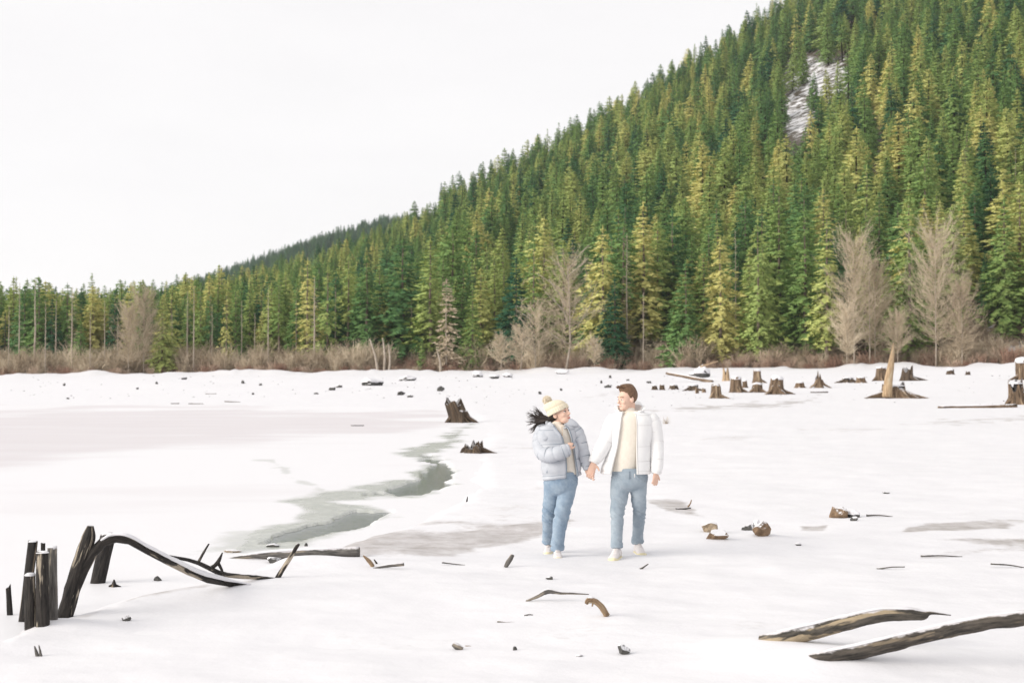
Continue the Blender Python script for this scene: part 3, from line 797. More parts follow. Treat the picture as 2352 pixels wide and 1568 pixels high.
DEAD = [  # column, top, depth, radius, half width, branches, label
 (1440, 540, 263, .20, 1.9, 110, 'grey dead conifer with a comb of bare drooping branches'),
 (1690, 530, 251, .17, 1.3, 60, 'grey dead conifer with short twigs beside the golden fir'),
 (722, 638, 268, .24, 1.7, 70, 'bleached branching snag in front of the golden thin fir'),
 (165, 660, 272, .20, 1.8, 80, 'tan dead conifer with twiggy boughs above the frozen bay'),
 (80, 640, 276, .27, .9, 26, 'thick bleached trunk above the willow brush'),
 (44, 650, 273, .17, 1.2, 40, 'pale dead conifer beside the thick bleached trunk'),
 (104, 690, 270, .14, .7, 20, 'slim bleached pole beside the thick bleached trunk'),
 (1478, 672, 252, .13, 1.5, 46, 'crooked rust-brown dead pine near the small blue-green fir'),
 (1998, 545, 239, .14, .8, 30, 'thin grey dead trunk touching the pale upswept alder'),
]
for i, (x, top, d, r, wd_, nb, lb) in enumerate(DEAD):
    p = GD(x, d); H = at(x, top, d)[2] - p[2]
    gt, T = dead_conifer(60 + i, H, r, wd_, nb, .1); plant('dead_tree', gt, T, p, .75, 0, M_TWIG, lb)
p = GD(1025, 262); H = at(1025, 640, 262)[2] - p[2]
T = crown_tris(501, H, .05, 2.5, levels=34, per=7, irr=.35, up=.2, pw=.55, gap=.05)
gt = Geo(); trunk_geo(gt, H, .2, 7, seed=8)
plant('dead_larch', gt, T, p, .62, 0, M_TWIG, 'brown dead larch with dry needle-bare boughs')
SNAGS = [(616, 660, 268), (445, 655, 270), (430, 668, 271), (330, 650, 275), (240, 690, 272), (207, 715, 270), (487, 700, 273), (555, 690, 275), (680, 690, 277),
         (128, 690, 276), (20, 700, 274), (270, 720, 272), (395, 720, 275), (585, 720, 272), (770, 660, 279), (945, 690, 274), (1110, 690, 274), (2205, 250, 430), (2336, 340, 330), (2328, 260, 380)]
for i, (x, top, d) in enumerate(SNAGS):
    p = GD(x, d); H = at(x, top, d)[2] - p[2]
    lb = 'slim bleached branchless trunk standing %s' % (('close to the ' + min(LAND, key=lambda a_: abs(a_[0] - x))[1]) if x < 1200 else 'among firs high on the mountain slope')
    gt, T = dead_conifer(90 + i, H, .13 + .05 * rg.rand(), .55, 14, .35)
    plant('bleached_snag', gt, T, p, .7, 0, M_TWIG, lb, lb.replace('trunk standing', 'trunks'))
# three crooked stubs on the shore brush
for k, (x0, y0, x1, y1, lb) in enumerate(((868, 845, 850, 780, 'leaning pale stub with bent top in the shore brush'), (882, 842, 879, 776, 'upright pale stub in the shore brush'), (893, 845, 892, 790, 'short pale stub at the end of a row in the shore brush'), (1012, 850, 1003, 800, 'thin pale broken stub near the brown dead larch'))):
    a = GD(x0, 258); a[2] -= .3; b = at(x1, y1, 258)
    q = cr_spline([np.r_[a, .24], np.r_[(a + b) / 2 + np.array([.25, 0, 0]), .2], np.r_[b, .1]], 8)
    g = Geo(); g.add(*tube(q[:, :3], q[:, 3], n=7, rough=.1, seed=k)); tag(obj('dead_stub', g.mesh('dead_stub', [M_SNAG])), lb, 'tree')
# brush: clumps one can pick out, and the mass behind them
BUSH = [tri_mesh('willow_clump', bush_tris(700 + i, 5.0, 3.2, 60, .036), M_TWIG) for i in range(4)] + [tri_mesh('russet_clump', bush_tris(720 + i, 3.1, 3.0, 60, .036), M_RED) for i in range(4)]
pl = []
for u_ in np.arange(-.44, .44, .0052):
    for row in range(6):
        u = u_ + rg.uniform(-.003, .003); D = float(d0(u)) - 9 + row * 2.6 + rg.uniform(-1.3, 1.3) + 9 * float(fbm(u * 22, 1.0, 2.0, 4))
        if rg.rand() < .80 + .5 * float(fbm(u * 60, row * .3, 5.0, 3)): pl.append((u * D, D, row))
pl = np.array(pl); n = len(pl); pz = ground_z(pl[:, 0], pl[:, 1]) - .1
ul = pl[:, 0] / pl[:, 1]
willow = (rg.rand(n) < np.where(ul < -.08, .55, .25)) & (pl[:, 2] >= 1)
bi = np.where(willow, rg.randint(0, 4, n), rg.randint(4, 8, n))
bs = np.where(willow, rg.uniform(.45, 1.2, n), rg.uniform(.4, 1.1, n)) * np.where(pl[:, 2] == 0, .55, 1) * np.where(ul > .0, .95, 1.0)
bt = rg.rand(n)
bw = bs * rg.uniform(.9, 1.3, n)
pp = np.stack([pl[:, 0], pl[:, 1], pz], -1); fr = (pl[:, 2] <= 1) & (rg.rand(n) < .38) & (np.abs(ul) < .365)
for i in np.where(fr)[0][:110]:
    lb = ('pale leafless willow clump in the brush %s' if willow[i] else 'low russet bush in the brush %s') % ('below the ' + min(LAND, key=lambda a_: abs(a_[0] - 1176 - F * ul[i]))[1])
    o = obj('willow_bush' if willow[i] else 'russet_bush', BUSH[bi[i]]); o.location = pp[i]; o.scale = (bw[i], bw[i], bs[i]); o.rotation_euler = (0, 0, rg.rand() * 6.28); o['tint'] = float(bt[i])
    tag(o, lb, 'bush', lb.replace('clump', 'clumps').replace('bush', 'bushes'))
    fr[i] = True
rest_b = np.ones(n, bool); rest_b[np.where(fr)[0][:110]] = False
scatter('shore_brush', pp[rest_b], np.stack([np.zeros(n), np.zeros(n), rg.rand(n) * 6.28], -1)[rest_b], np.stack([bw, bw, bs], -1)[rest_b], bi[rest_b], bt[rest_b], BUSH, 'tangled belt of leafless shore brush below the forest')
# undergrowth between the trunks of the front rows
n = 900
uu = rg.uniform(-.42, .44, n); D = d0(uu) + rg.uniform(6, 45, n); ux_ = uu * D; uz = ground_z(ux_, D) - .1; s_ = rg.uniform(.4, 1.0, n)
scatter('forest_undergrowth', np.stack([ux_, D, uz], -1), np.stack([np.zeros(n), np.zeros(n), rg.rand(n) * 6.28], -1), np.stack([s_ * 1.1, s_ * 1.1, s_], -1), rg.randint(0, 8, n), rg.rand(n) * .7, BUSH, 'leafless undergrowth between the trunks')
# ------------------------------------------------------------------ wood, stumps, rocks, driftwood
def wood_mat(name, dark, mid, tan, tan_cut=0.62, snow=0.0, scale=60.0, grain=True, bumpd=0.02):
    m, t, p = material(name, 0.75, 0.25)
    g = attr(t, 'grain').outputs['Vector']
    n1 = noise(t, g, scale, 6, 0.65); n2 = noise(t, g, scale * .28, 4, 0.6, 0.6)
    c = ramp(t, n1, [(0.32, dark), (0.68, mid)])
    c = mixc(t, mrange(t, n2, tan_cut - .03, tan_cut + .03), c, ramp(t, n1, [(0.3, [a * .65 for a in tan]), (0.7, tan)]))
    if snow:
        gz = N(t, 'ShaderNodeSeparateXYZ'); t.links.new(N(t, 'ShaderNodeNewGeometry').outputs['Normal'], gz.inputs[0])
        n3 = noise(t, position(t), 9, 5, 0.65)
        f = mrange(t, mth(t, 'ADD', gz.outputs['Z'], mth(t, 'MULTIPLY', mth(t, 'SUBTRACT', n3, 0.5), 0.9)), 1.12 - snow, 1.32 - snow)
        c = mixc(t, f, c, (0.70, 0.68, 0.69))
    t.links.new(c, p.inputs['Base Color'])
    bump(t, p, mth(t, 'ADD', n1, mth(t, 'MULTIPLY', n2, 1.2)), 1.0, bumpd)
    return m
W_DARK = wood_mat('wet_dark_wood', (0.008, 0.008, 0.008), (0.060, 0.051, 0.045), (0.48, 0.41, 0.32), .575, .40)
W_BLACK = wood_mat('charred_wood', (0.008, 0.008, 0.009), (0.045, 0.038, 0.034), (0.26, 0.20, 0.14), .62, .38)
W_GREY = wood_mat('grey_driftwood', (0.05, 0.048, 0.045), (0.20, 0.185, 0.17), (0.36, 0.31, 0.25), .60, .55)
W_TAN = wood_mat('bare_tan_wood', (0.14, 0.085, 0.05), (0.42, 0.31, 0.20), (0.55, 0.44, 0.30), .60, .25)
W_LOG = wood_mat('log_bark', (0.028, 0.027, 0.024), (0.165, 0.145, 0.12), (0.50, 0.40, 0.27), .545, .50)
W_LOG2 = wood_mat('dark_log_bark', (0.022, 0.021, 0.020), (0.135, 0.115, 0.095), (0.26, 0.21, 0.15), .60, .50)
W_STUMP = wood_mat('stump_wood', (0.022, 0.015, 0.011), (0.27, 0.185, 0.118), (0.44, 0.33, 0.22), .58, .40, 15.0, bumpd=.08)
W_STUMPD = wood_mat('dark_stump_wood', (0.025, 0.02, 0.016), (0.15, 0.105, 0.07), (0.40, 0.30, 0.19), .66, .45, 15.0, bumpd=.08)
W_PALE = wood_mat('pale_snag_wood', (0.26, 0.17, 0.10), (0.58, 0.43, 0.27), (0.62, 0.50, 0.34), .60, .2, 15.0, bumpd=.08)
def rock_mat(name, a, b):
    m, t, p = material(name, 0.8, 0.25)
    n1 = noise(t, coords(t), 9, 6, .65)
    gz = N(t, 'ShaderNodeSeparateXYZ'); t.links.new(N(t, 'ShaderNodeNewGeometry').outputs['Normal'], gz.inputs[0])
    f = mrange(t, mth(t, 'ADD', gz.outputs['Z'], mth(t, 'MULTIPLY', mth(t, 'SUBTRACT', noise(t, position(t), 14, 5, .65), .5), 1.1)), .62, .82)
    t.links.new(mixc(t, f, ramp(t, n1, [(.3, a), (.7, b)]), SNOW), p.inputs['Base Color']); bump(t, p, n1, .8, .02); return m
R_DARK = rock_mat('dark_rock', (.03, .032, .034), (.12, .115, .105)); R_BROWN = rock_mat('brown_rock', (.08, .05, .03), (.30, .205, .13)); R_TAN = rock_mat('tan_rock', (.16, .12, .08), (.46, .37, .27))

def blob(c, r, seed=0, amp=.12, sub=3, flat=None, freq=1.6, rot=None):
    v, f = ICO[sub]; v = v.copy()
    k = 1 + amp * 2 * fbm(v[:, 0] * freq + seed * 3.1, v[:, 1] * freq, v[:, 2] * freq + seed, 3)
    v = v * k[:, None]
    if flat is not None: v[:, 2] = np.maximum(v[:, 2], flat)
    v = v * np.asarray(r, float)
    if rot is not None: v = v @ rot.T
    return v + np.asarray(c, float), f
def at_base(o_loc, v): return v - np.asarray(o_loc)
def cap_obj(parent, c, r, seed, name='snow_cap'):
    v, f = blob(c, r, seed, .16, 3, -.25)
    return obj(name, mesh(name, v, f, [M_SNOW]), parent)
def stump(x, yb, w, h, label, seed, m=None, jag=.25, roots=(), cap=.0, lean=0.0, flare=1.0, flutes=7, group=None, hollow=.3, top=.72):
    loc = G(x, yb); k = loc[1] / F; r = w * k / 2; H = h * k; m = m or W_STUMP
    rg_ = np.random.RandomState(seed); n, rows = 40, 16; jag = jag * 1.2 + .14; lean = lean + rg_.uniform(-.10, .10)
    o = empty('tree_stump', loc); tag(o, label, 'stump', group)
    th = np.linspace(0, 2 * math.pi, n, endpoint=False); t = np.linspace(0, 1, rows)[:, None]
    fl = 1 + .20 * (1 - np.abs(np.cos(flutes * .5 * th + seed + 1.5 * fbm(np.cos(th) + seed, np.sin(th), 0, 2)))) ** 2 * -1.6 * (1 - .3 * t) + .12 + .16 * fbm(np.cos(th) * 1.5 + seed, np.sin(th) * 1.5, t * 1.2, 3)
    rad = r * (top + (1 - top) * (1 - t) ** 1.3 + flare * .55 * np.maximum(0, 1 - t / .4) ** 2 * (.35 + .65 * np.maximum(0, np.cos(flutes * .6 * th + seed * 2)) )) * fl
    tp = 1 - jag * (0.5 + 0.9 * fbm(np.cos(th) * 1.6 + seed * 5, np.sin(th) * 1.6, 0.3, 4)); tp = np.clip(tp, .25, 1.0) / np.clip(tp, .25, 1).max()
    z = -.12 * H + t * (H * tp[None, :] + .12 * H)
    V = np.stack([rad * np.cos(th) + lean * H * t ** 1.3, rad * np.sin(th) * .9 + 0 * t, z], -1).reshape(-1, 3)
    Gr = np.stack([np.broadcast_to(np.cos(th) * r * 1.0 + seed, (rows, n)), np.broadcast_to(np.sin(th) * r, (rows, n)), np.broadcast_to(z * .10, (rows, n))], -1).reshape(-1, 3)
    f = [tuple(q) for q in grid_faces(rows, n, True)]
    top_c = np.array([[lean * H, 0, H * tp.min() * (1 - hollow)]]); V = np.vstack([V, top_c]); Gr = np.vstack([Gr, Gr[-1] * .5]); b = (rows - 1) * n
    f += [(b + j, b + (j + 1) % n, rows * n) for j in range(n)]
    g = Geo(); g.add(V, f, Gr); obj('trunk', g.mesh('stump_trunk', [m]), o)
    for i, (ang, ln) in enumerate(roots):
        a = math.radians(ang); d = np.array([math.cos(a), math.sin(a), 0]); Lr = ln * k
        q = cr_spline([np.r_[d * r * .45 + [0, 0, H * .42], r * .34], np.r_[d * (r * .9) + [0, 0, H * .20], r * .30], np.r_[d * (r * .8 + Lr * .5) + [0, 0, H * .07], r * .2], np.r_[d * (r * .7 + Lr) + [0, 0, -.06 * H], r * .09]], 10)
        g = Geo(); g.add(*tube(q[:, :3], q[:, 3], n=9, rough=.14, seed=seed + i)); obj('root', g.mesh('stump_root', [m]), o)
    if cap: cap_obj(o, (lean * H, 0, H * (tp.mean() * .5 + .42)), (r * top * 1.12, r * top * 1.05, cap * k), seed)
    return o
ST = [  # x, base y, width, height, label, keywords
 (1057, 970, 46, 58, 'dark flared stump leaning at the end of the ice', dict(jag=.35, roots=((-25, 34), (200, 22), (-80, 20)), lean=-.22, m=W_STUMPD, flare=1.2)),
 (1088, 1040, 50, 30, 'low torn root wad lying on the ice nearer than the leaning stump', dict(jag=.85, roots=((-8, 38), (170, 14), (-60, 16), (20, 26)), m=W_STUMPD, flare=.9, flutes=11)),
 (1668, 874, 17, 36, 'pale jagged stump beside the snow-capped boulder', dict(jag=.6, m=W_PALE)),
 (1690, 901, 29, 36, 'brown snow-topped stump beside the pale jagged one', dict(jag=.12, roots=((-20, 22), (-70, 15)), cap=7)),
 (1739, 879, 21, 31, 'upright brown stump behind a lower snow-topped one', dict(jag=.1, cap=4, roots=((-20, 18),))),
 (1711, 890, 13, 17, 'tiny stump wedged between two snow-topped stumps', dict(jag=.1, cap=4)),
 (1738, 901, 28, 22, 'low snow-topped stump in front of the upright brown one', dict(jag=.15, cap=5, roots=((-30, 18), (210, 16)))),
 (1782, 905, 36, 40, 'wide flat-topped stump with dark roots and thick snow cap', dict(jag=.08, cap=9, roots=((-15, 34), (-60, 26), (215, 24)), flare=1.1)),
 (1645, 914, 27, 34, 'brown stump with one long root over the grey slush', dict(jag=.3, roots=((-40, 30), (215, 12)), cap=3)),
 (1837, 890, 24, 14, 'low blocky stump between the wide stump and the pointed one', dict(jag=.3, cap=3)),
 (1881, 890, 22, 43, 'pointed splintered stump with spread roots', dict(jag=.75, roots=((-20, 24), (200, 20)), top=.5)),
 (1947, 879, 32, 15, 'broken root mass dusted with snow', dict(jag=.6, roots=((190, 22), (-30, 16)), m=W_STUMPD, cap=3)),
 (1978, 879, 24, 14, 'low snowy stump beside the broken root mass', dict(jag=.2, cap=3)),
 (2024, 874, 28, 34, 'square brown stump beside the tall splintered snag', dict(jag=.1, cap=4, roots=((200, 16),))),
 (2083, 874, 30, 36, 'broken brown stump with a long sweeping root behind the snag', dict(jag=.6, roots=((-12, 44), (-50, 26)), m=W_STUMPD)),
 (2182, 860, 20, 13, 'small snow-capped stump on the open beach', dict(jag=.3, cap=5, m=W_STUMPD)),
 (2223, 861, 12, 10, 'tiny dark stump on the open beach', dict(jag=.4, m=W_STUMPD)),
 (2338, 928, 42, 60, 'tall ribbed brown stump standing behind a fallen log', dict(jag=.55, roots=((195, 20), (-30, 20)), flutes=9, cap=4)),
 (2350, 872, 30, 46, 'stump wearing a thick mushroom of snow', dict(jag=.05, cap=12, roots=((195, 30),), top=.9)),
 (1504, 895, 14, 11, 'small dark stump at the end of a low row', dict(jag=.2, cap=2, m=W_STUMPD)),
 (1521, 895, 13, 13, 'small brown stump second in a low row', dict(jag=.2, cap=2)),
 (1548, 894, 22, 11, 'squat dark stump third in a low row', dict(jag=.2, cap=3, m=W_STUMPD)),
 (1590, 897, 30, 17, 'snowy uprooted stump with dark hollow', dict(jag=.4, cap=4, m=W_STUMPD, roots=((-35, 24), (210, 18)))),
 (1601, 904, 9, 16, 'thin brown stump sliver below the snowy uprooted stump', dict(jag=.5)),
 (1617, 901, 10, 12, 'tiny brown stump near the long-rooted one', dict(jag=.5)),
 (2054, 914, 60, 38, 'hollow broken stump base with wide roots under a tall splinter', dict(jag=.7, roots=((190, 52), (-12, 56), (-60, 26), (230, 24), (-35, 40)), cap=3)),
]
for i, (x, yb, w, h, lb, kw) in enumerate(ST):
    s_ = stump(x, yb, w, h, lb, 11 + i * 3, **kw)
    if i == len(ST) - 1:      # the tall splinter that still stands on the broken base
        d = s_.location.y; b = np.array(s_.location)
        q = cr_spline([np.r_[at(2038, 912, d - .9) - b, 12 * d / F], np.r_[at(2040, 880, d - .8) - b, 10 * d / F], np.r_[at(2046, 840, d - .5) - b, 7.5 * d / F], np.r_[at(2050, 810, d - .4) - b, 4.5 * d / F], np.r_[at(2052, 787, d - .4) - b, .6 * d / F]], 16)
        g = Geo(); g.add(*tube(q[:, :3], q[:, 3], q[:, 3] * .7, n=12, rough=.10, seed=4)); obj('splinter', g.mesh('splinter', [W_PALE]), s_)
        s_['label'] = 'hollow broken stump with wide roots and one tall pale splinter'
def rock(x, yb, w, h, label, seed, m=R_DARK, snow=.0, group=None, deep=.9, sub=3, name='rock', cat='rock'):
    loc = G(x, yb); k = loc[1] / F; o = empty(name, loc); tag(o, label, cat, group)
    r = np.array([w * k / 2, w * k / 2 * deep, h * k * .62])
    v, f = blob((0, 0, h * k * .34), r, seed, .40, sub, None, 1.1)
    c0 = np.array([0, 0, h * k * .34]); rr = np.random.RandomState(seed); w0 = (v - c0) / r
    for _ in range(9):
        nn = rr.normal(0, 1, 3); nn /= np.linalg.norm(nn); e = w0 @ nn - rr.uniform(.55, .85); w0 = w0 - np.maximum(e, 0)[:, None] * nn
    v = w0 * r * 1.18 + c0
    obj('stone', mesh('stone', v, f, [m], False), o)
    if snow >= .5:
        sv = v.copy(); zc = h * k * (1 - snow); up_ = sv[:, 2] > zc
        sv[:, 2] = np.where(up_, sv[:, 2] + h * k * .10, zc - .01 * h * k); sv[:, :2] *= 1.03
        obj('snow_cap', mesh('snow_cap', sv, f, [M_SNOW]), o)
    return o
RK = [(1611, 867, 40, 26, 'big boulder under a thick snow cap by the brush', R_DARK, .62), (1592, 864, 16, 12, 'small snow-covered boulder touching the big capped one', R_DARK, .9),
 (856, 885, 48, 17, 'long snow-topped boulder on the beach below the firs', R_DARK, .55), (938, 874, 36, 12, 'snowy boulder at the foot of the brush', R_DARK, .7),
 (921, 907, 18, 9, 'square dark block on the snowy beach', R_DARK, .15), (1010, 898, 14, 10, 'small snow-dusted block above the leaning stump', R_DARK, .4), (941, 912, 14, 6, 'flat dark stone below the square block', R_DARK, .3),
 (763, 896, 16, 9, 'dark stone pair member with a snow hat on the far beach', R_DARK, .3), (780, 890, 14, 8, 'dark stone beside the snow-hatted one on the far beach', R_DARK, .25), (727, 905, 9, 5, 'little dark stone downhill of the two beach stones', R_DARK, .0),
 (422, 871, 16, 6, 'dark flat stone against the shore brush', R_DARK, .2), (148, 886, 6, 8, 'small dark pointed stone above the frozen bay', R_DARK, 0), (156, 916, 6, 4, 'tiny dark stone near the frozen bay edge', R_DARK, 0),
 (316, 894, 5, 5, 'tiny round stone on the bay beach', R_DARK, 0), (360, 882, 6, 6, 'tiny dark stone under the skirted fir', R_DARK, 0), (558, 880, 8, 7, 'small dark stone beneath the golden thin fir', R_DARK, 0),
 (581, 906, 6, 6, 'tiny stone downhill of the golden thin fir', R_DARK, 0), (598, 885, 8, 6, 'small round stone uphill of a tiny one', R_DARK, .2), (1099, 866, 26, 14, 'snow-buried rock at the brush line', R_DARK, .8), (1136, 869, 20, 9, 'dark-sided rock at the brush line', R_DARK, .5),
 (1165, 866, 24, 11, 'snow-mounded rock under the tan thicket', R_DARK, .85), (1290, 858, 26, 9, 'snowy rock pile below the big cottonwood', R_DARK, .85), (1240, 905, 8, 6, 'small dark stone above the woman', R_DARK, 0), (1289, 897, 6, 5, 'tiny dark stone above the woman\'s hat', R_DARK, 0),
 (1401, 868, 6, 8, 'small dark upright stone by the brush', R_DARK, 0), (1381, 880, 6, 6, 'tiny dark stone uphill of the man', R_DARK, 0), (1398, 890, 16, 10, 'dark mossy stone uphill of the man', R_DARK, .2), (1442, 874, 7, 5, 'little stone above the man\'s head', R_DARK, 0), (1490, 880, 12, 7, 'dark stone near the leaning snowy log', R_DARK, .2),
 (1632, 1221, 42, 26, 'tan split boulder with snow on top beside the path', R_TAN, .14), (1646, 1236, 40, 18, 'brown boulder lying below the tan split one', R_BROWN, .12),
 (1750, 1228, 36, 26, 'dark knobbly boulder with rusty face', R_BROWN, .12), (1716, 1216, 24, 11, 'small dark stone beside the knobbly boulder', R_DARK, .45), (1737, 1208, 17, 14, 'frosted lump on the knobbly boulder', R_DARK, .85),
 (1930, 1188, 38, 27, 'chunky brown rock end with frost', R_BROWN, .2), (1958, 1187, 34, 14, 'frosted dark rubble trailing from the brown rock', R_DARK, .5), (1962, 1195, 16, 9, 'small black stone below the frosted rubble', R_DARK, 0), (1834, 1252, 12, 6, 'little half-buried pebble in open snow', R_DARK, .5),
 (363, 1334, 16, 11, 'black stone under the arched limb', R_DARK, 0), (293, 1424, 18, 13, 'frosted pebble on the near snow bank', R_DARK, .35), (629, 1256, 24, 9, 'frosted stone behind the grey lying log', R_DARK, .5), (703, 1255, 7, 8, 'tiny dark stone behind the grey lying log', R_DARK, 0),
 (2036, 1133, 16, 4, 'flat dark stone in open snow', R_DARK, 0), (629, 1292, 34, 16, 'dark root lump under the grey lying log', R_DARK, .2), (534, 1268, 38, 8, 'flat frosty stone near the thin end of the grey log', R_TAN, .45)]
for i, (x, yb, w, h, lb, m_, sn) in enumerate(RK): rock(x, yb, w, h, lb, 3 + i * 5, m_, sn)
# pebbles and twigs too small to count on the far beach
gb = Geo()
for i in range(300):
    x = rg.uniform(-60, 2400); yb = rg.uniform(862, 935) if i < 390 else rg.uniform(935, 1100)
    if yb > 915 and x < 1060: yb = rg.uniform(862, 920)
    p = G(x, yb); s_ = p[1] / F * rg.uniform(.6, 2.0); v, f = blob(p, (s_ * 1.3, s_, s_ * .8), i, .2, 1); gb.add(v, f)
tag(obj('beach_pebbles', gb.mesh('beach_pebbles', [R_DARK], False)), 'scattered pebbles and wood crumbs poking through the beach snow', kind='stuff')

def stick(pts, w, label, m=W_GREY, name='stick', cat='stick', ground=True, snow=0.0, rough=.15, seed=0, taper=.5, group=None, n=10, sink=.3, d=None, twigs=(), sharp=False):
    """a stick through pixels; its depth is that of the ground under its lowest point"""
    lo = max(pts, key=lambda q: q[1]); base = G(lo[0], lo[1]); D = d or base[1]; k = D / F
    P = []
    for i, q in enumerate(pts):
        dd_ = q[2] if len(q) > 2 else 0.0; wq = q[3] if len(q) > 3 else w * (1 - (1 - taper) * i / (len(pts) - 1))
        P.append(np.r_[at(q[0], q[1], D + dd_), wq * k / 2])
    q = cr_spline(P, max(8, 5 * len(pts))); o = empty(name, base); tag(o, label, cat, group)
    g = Geo(); v, f, gr = tube(q[:, :3] - base, np.maximum(q[:, 3], .0015), n=n, rough=rough, seed=seed + len(label)); g.add(v, f, gr); obj('shaft', g.mesh(name, [m]), o)
    for j, tw_ in enumerate(twigs):
        qq = cr_spline([np.r_[at(a[0], a[1], D + (a[3] if len(a) > 3 else 0)) - base, a[2] * k / 2] for a in tw_], 12); g = Geo(); g.add(*tube(qq[:, :3], qq[:, 3], n=9, rough=rough, seed=seed + j)); obj('branch', g.mesh('branch', [m]), o)
    if snow:
        a = int(len(q) * .06); b = int(len(q) * .92); s_ = q[a:b]
        wob = 1 + .35 * fbm(np.arange(len(s_)) * .35 + seed, 0, 0, 3)
        c = s_[:, :3] - base + np.array([0, -.1, .88]) * s_[:, 3:4]
        T_ = np.gradient(s_[:, :3], axis=0); hor = np.clip(1 - np.abs(T_[:, 2]) / (np.linalg.norm(T_, axis=1) + 1e-9), .1, 1)
        e = np.sin(np.linspace(0, math.pi, len(s_))) ** .4 * hor
        v, f, gr = tube(c, s_[:, 3] * .34 * snow * wob * e + .001, s_[:, 3] * .72 * wob * e + .001, n=10, rough=.12, seed=seed + 3)
        g = Geo(); g.add(v, f, gr); obj('snow_cover', g.mesh('snow_cover', [M_SNOW]), o)
    return o
# --- driftwood on the near left
stick([(148, 1418, 0, 37), (170, 1340, 0, 36), (190, 1275, 0, 33), (203, 1235, 0, 31), (208, 1207, 0, 15)], 36, 'thick tilted dark trunk with arched limb and splintered top', W_DARK, 'driftwood_snag', 'driftwood', seed=2, n=18, rough=.10,
      twigs=([(172, 1352, 26), (196, 1300, 25), (222, 1256, 24), (256, 1236, 23), (295, 1238, 22), (343, 1264, 21, .1), (398, 1292, 21, .35), (458, 1323, 20, .7), (518, 1338, 17, 1.1), (592, 1347, 10, 1.52)],
             [(384, 1276, 7, .35), (450, 1290, 10, .65), (514, 1318, 13, 1.2), (590, 1325, 12, 1.65), (655, 1332, 7, 1.88)],
             [(478, 1306, 12, .95), (496, 1296, 11, .95), (505, 1282, 8, .95), (511, 1268, 3, .95)], [(457, 1288, 7, .68), (468, 1268, 6, .68), (480, 1248, 4, .68)],
             [(636, 1330, 16, 1.82), (645, 1314, 13, 1.82), (664, 1284, 12, 1.82), (686, 1248, 9, 1.82)], [(500, 1290, 9, .95), (508, 1305, 7, .98), (514, 1320, 5, 1.1)]))
gsn = [np.r_[at(x, y, 11.42 + dd_), r] for x, y, dd_, r in ((232, 1240, 0, .014), (256, 1227, 0, .024), (295, 1229, 0, .024), (343, 1255, .1, .022), (398, 1283, .35, .026), (458, 1312, .7, .032), (518, 1329, 1.1, .026), (575, 1341, 1.4, .008))]
tr = [o for o in COL.objects if o.name.startswith('driftwood_snag')][0]
q = cr_spline(gsn, 40); g = Geo(); g.add(*tube(q[:, :3] - np.array(tr.location), q[:, 3] * .5, q[:, 3], n=10, rough=.2, seed=5)); obj('snow_cover', g.mesh('snow_cover', [M_SNOW]), tr)
def post(xb, yb, xt, yt, w, label, m, seed, snow=0.0, wt=None, jag=.2):
    base = G(xb, yb); k = base[1] / F; top = at(xt, yt, base[1]) - base; o = empty('wooden_post', base); tag(o, label, 'post')
    H = top[2]; n, rows = 26, 14; rg_ = np.random.RandomState(seed); th = np.linspace(0, 2 * math.pi, n, endpoint=False); t = np.linspace(0, 1, rows)[:, None]
    rad = k / 2 * (w + ((wt or w * .92) - w) * t) * (1 + .12 * fbm(np.cos(th) * 1.4 + seed, np.sin(th) * 1.4, t * 2.5, 3))
    tp = 1 + jag * w * k / H * fbm(np.cos(th) * 1.2 + seed * 3, np.sin(th) * 1.2, .2, 3) * 1.5
    z = -.10 + t * (H * tp[None, :] + .10); V = np.stack([rad * np.cos(th) + top[0] * np.clip(z / H, -.2, 1.1), rad * np.sin(th) * .85 + 0 * t, z], -1).reshape(-1, 3)
    Gr = np.stack([np.broadcast_to(np.cos(th) * .05 + seed, (rows, n)), np.broadcast_to(np.sin(th) * .05, (rows, n)), z * .12], -1).reshape(-1, 3)
    f = [tuple(q) for q in grid_faces(rows, n, True)]; b = (rows - 1) * n
    V = np.vstack([V, [[top[0], 0, H * tp.mean()]]]); Gr = np.vstack([Gr, Gr[-1]]); f += [(b + j, b + (j + 1) % n, rows * n) for j in range(n)]
    g = Geo(); g.add(V, f, Gr); obj('shaft', g.mesh('post', [m]), o)
    if snow: cap_obj(o, (top[0], 0, H * 1.0), (w * k * .46, w * k * .42, snow * k), seed)
post(224, 1339, 249, 1225, 34, 'squared dark post standing in ice behind the tilted trunk', W_BLACK, 5, 3, 36)
post(54, 1428, 76, 1243, 24, 'tall black post at the back of the post cluster', W_BLACK, 6, 3, 22)
post(97, 1400, 99, 1247, 11, 'thin post peeking over the post cluster', W_BLACK, 7, 0)
post(98, 1434, 97, 1268, 32, 'thick frosted post in the middle of the post cluster', W_DARK, 8, 4, 29)
post(122, 1422, 120, 1256, 21, 'split frosted post against the tilted trunk', W_GREY, 9, 4, 22)
post(70, 1441, 69, 1320, 27, 'short snow-topped post in front of the post cluster', W_DARK, 10, 6, 24)
post(23, 1413, 19, 1348, 14, 'lone small black post standing in the ice', W_BLACK, 11, 0, 12, .8)
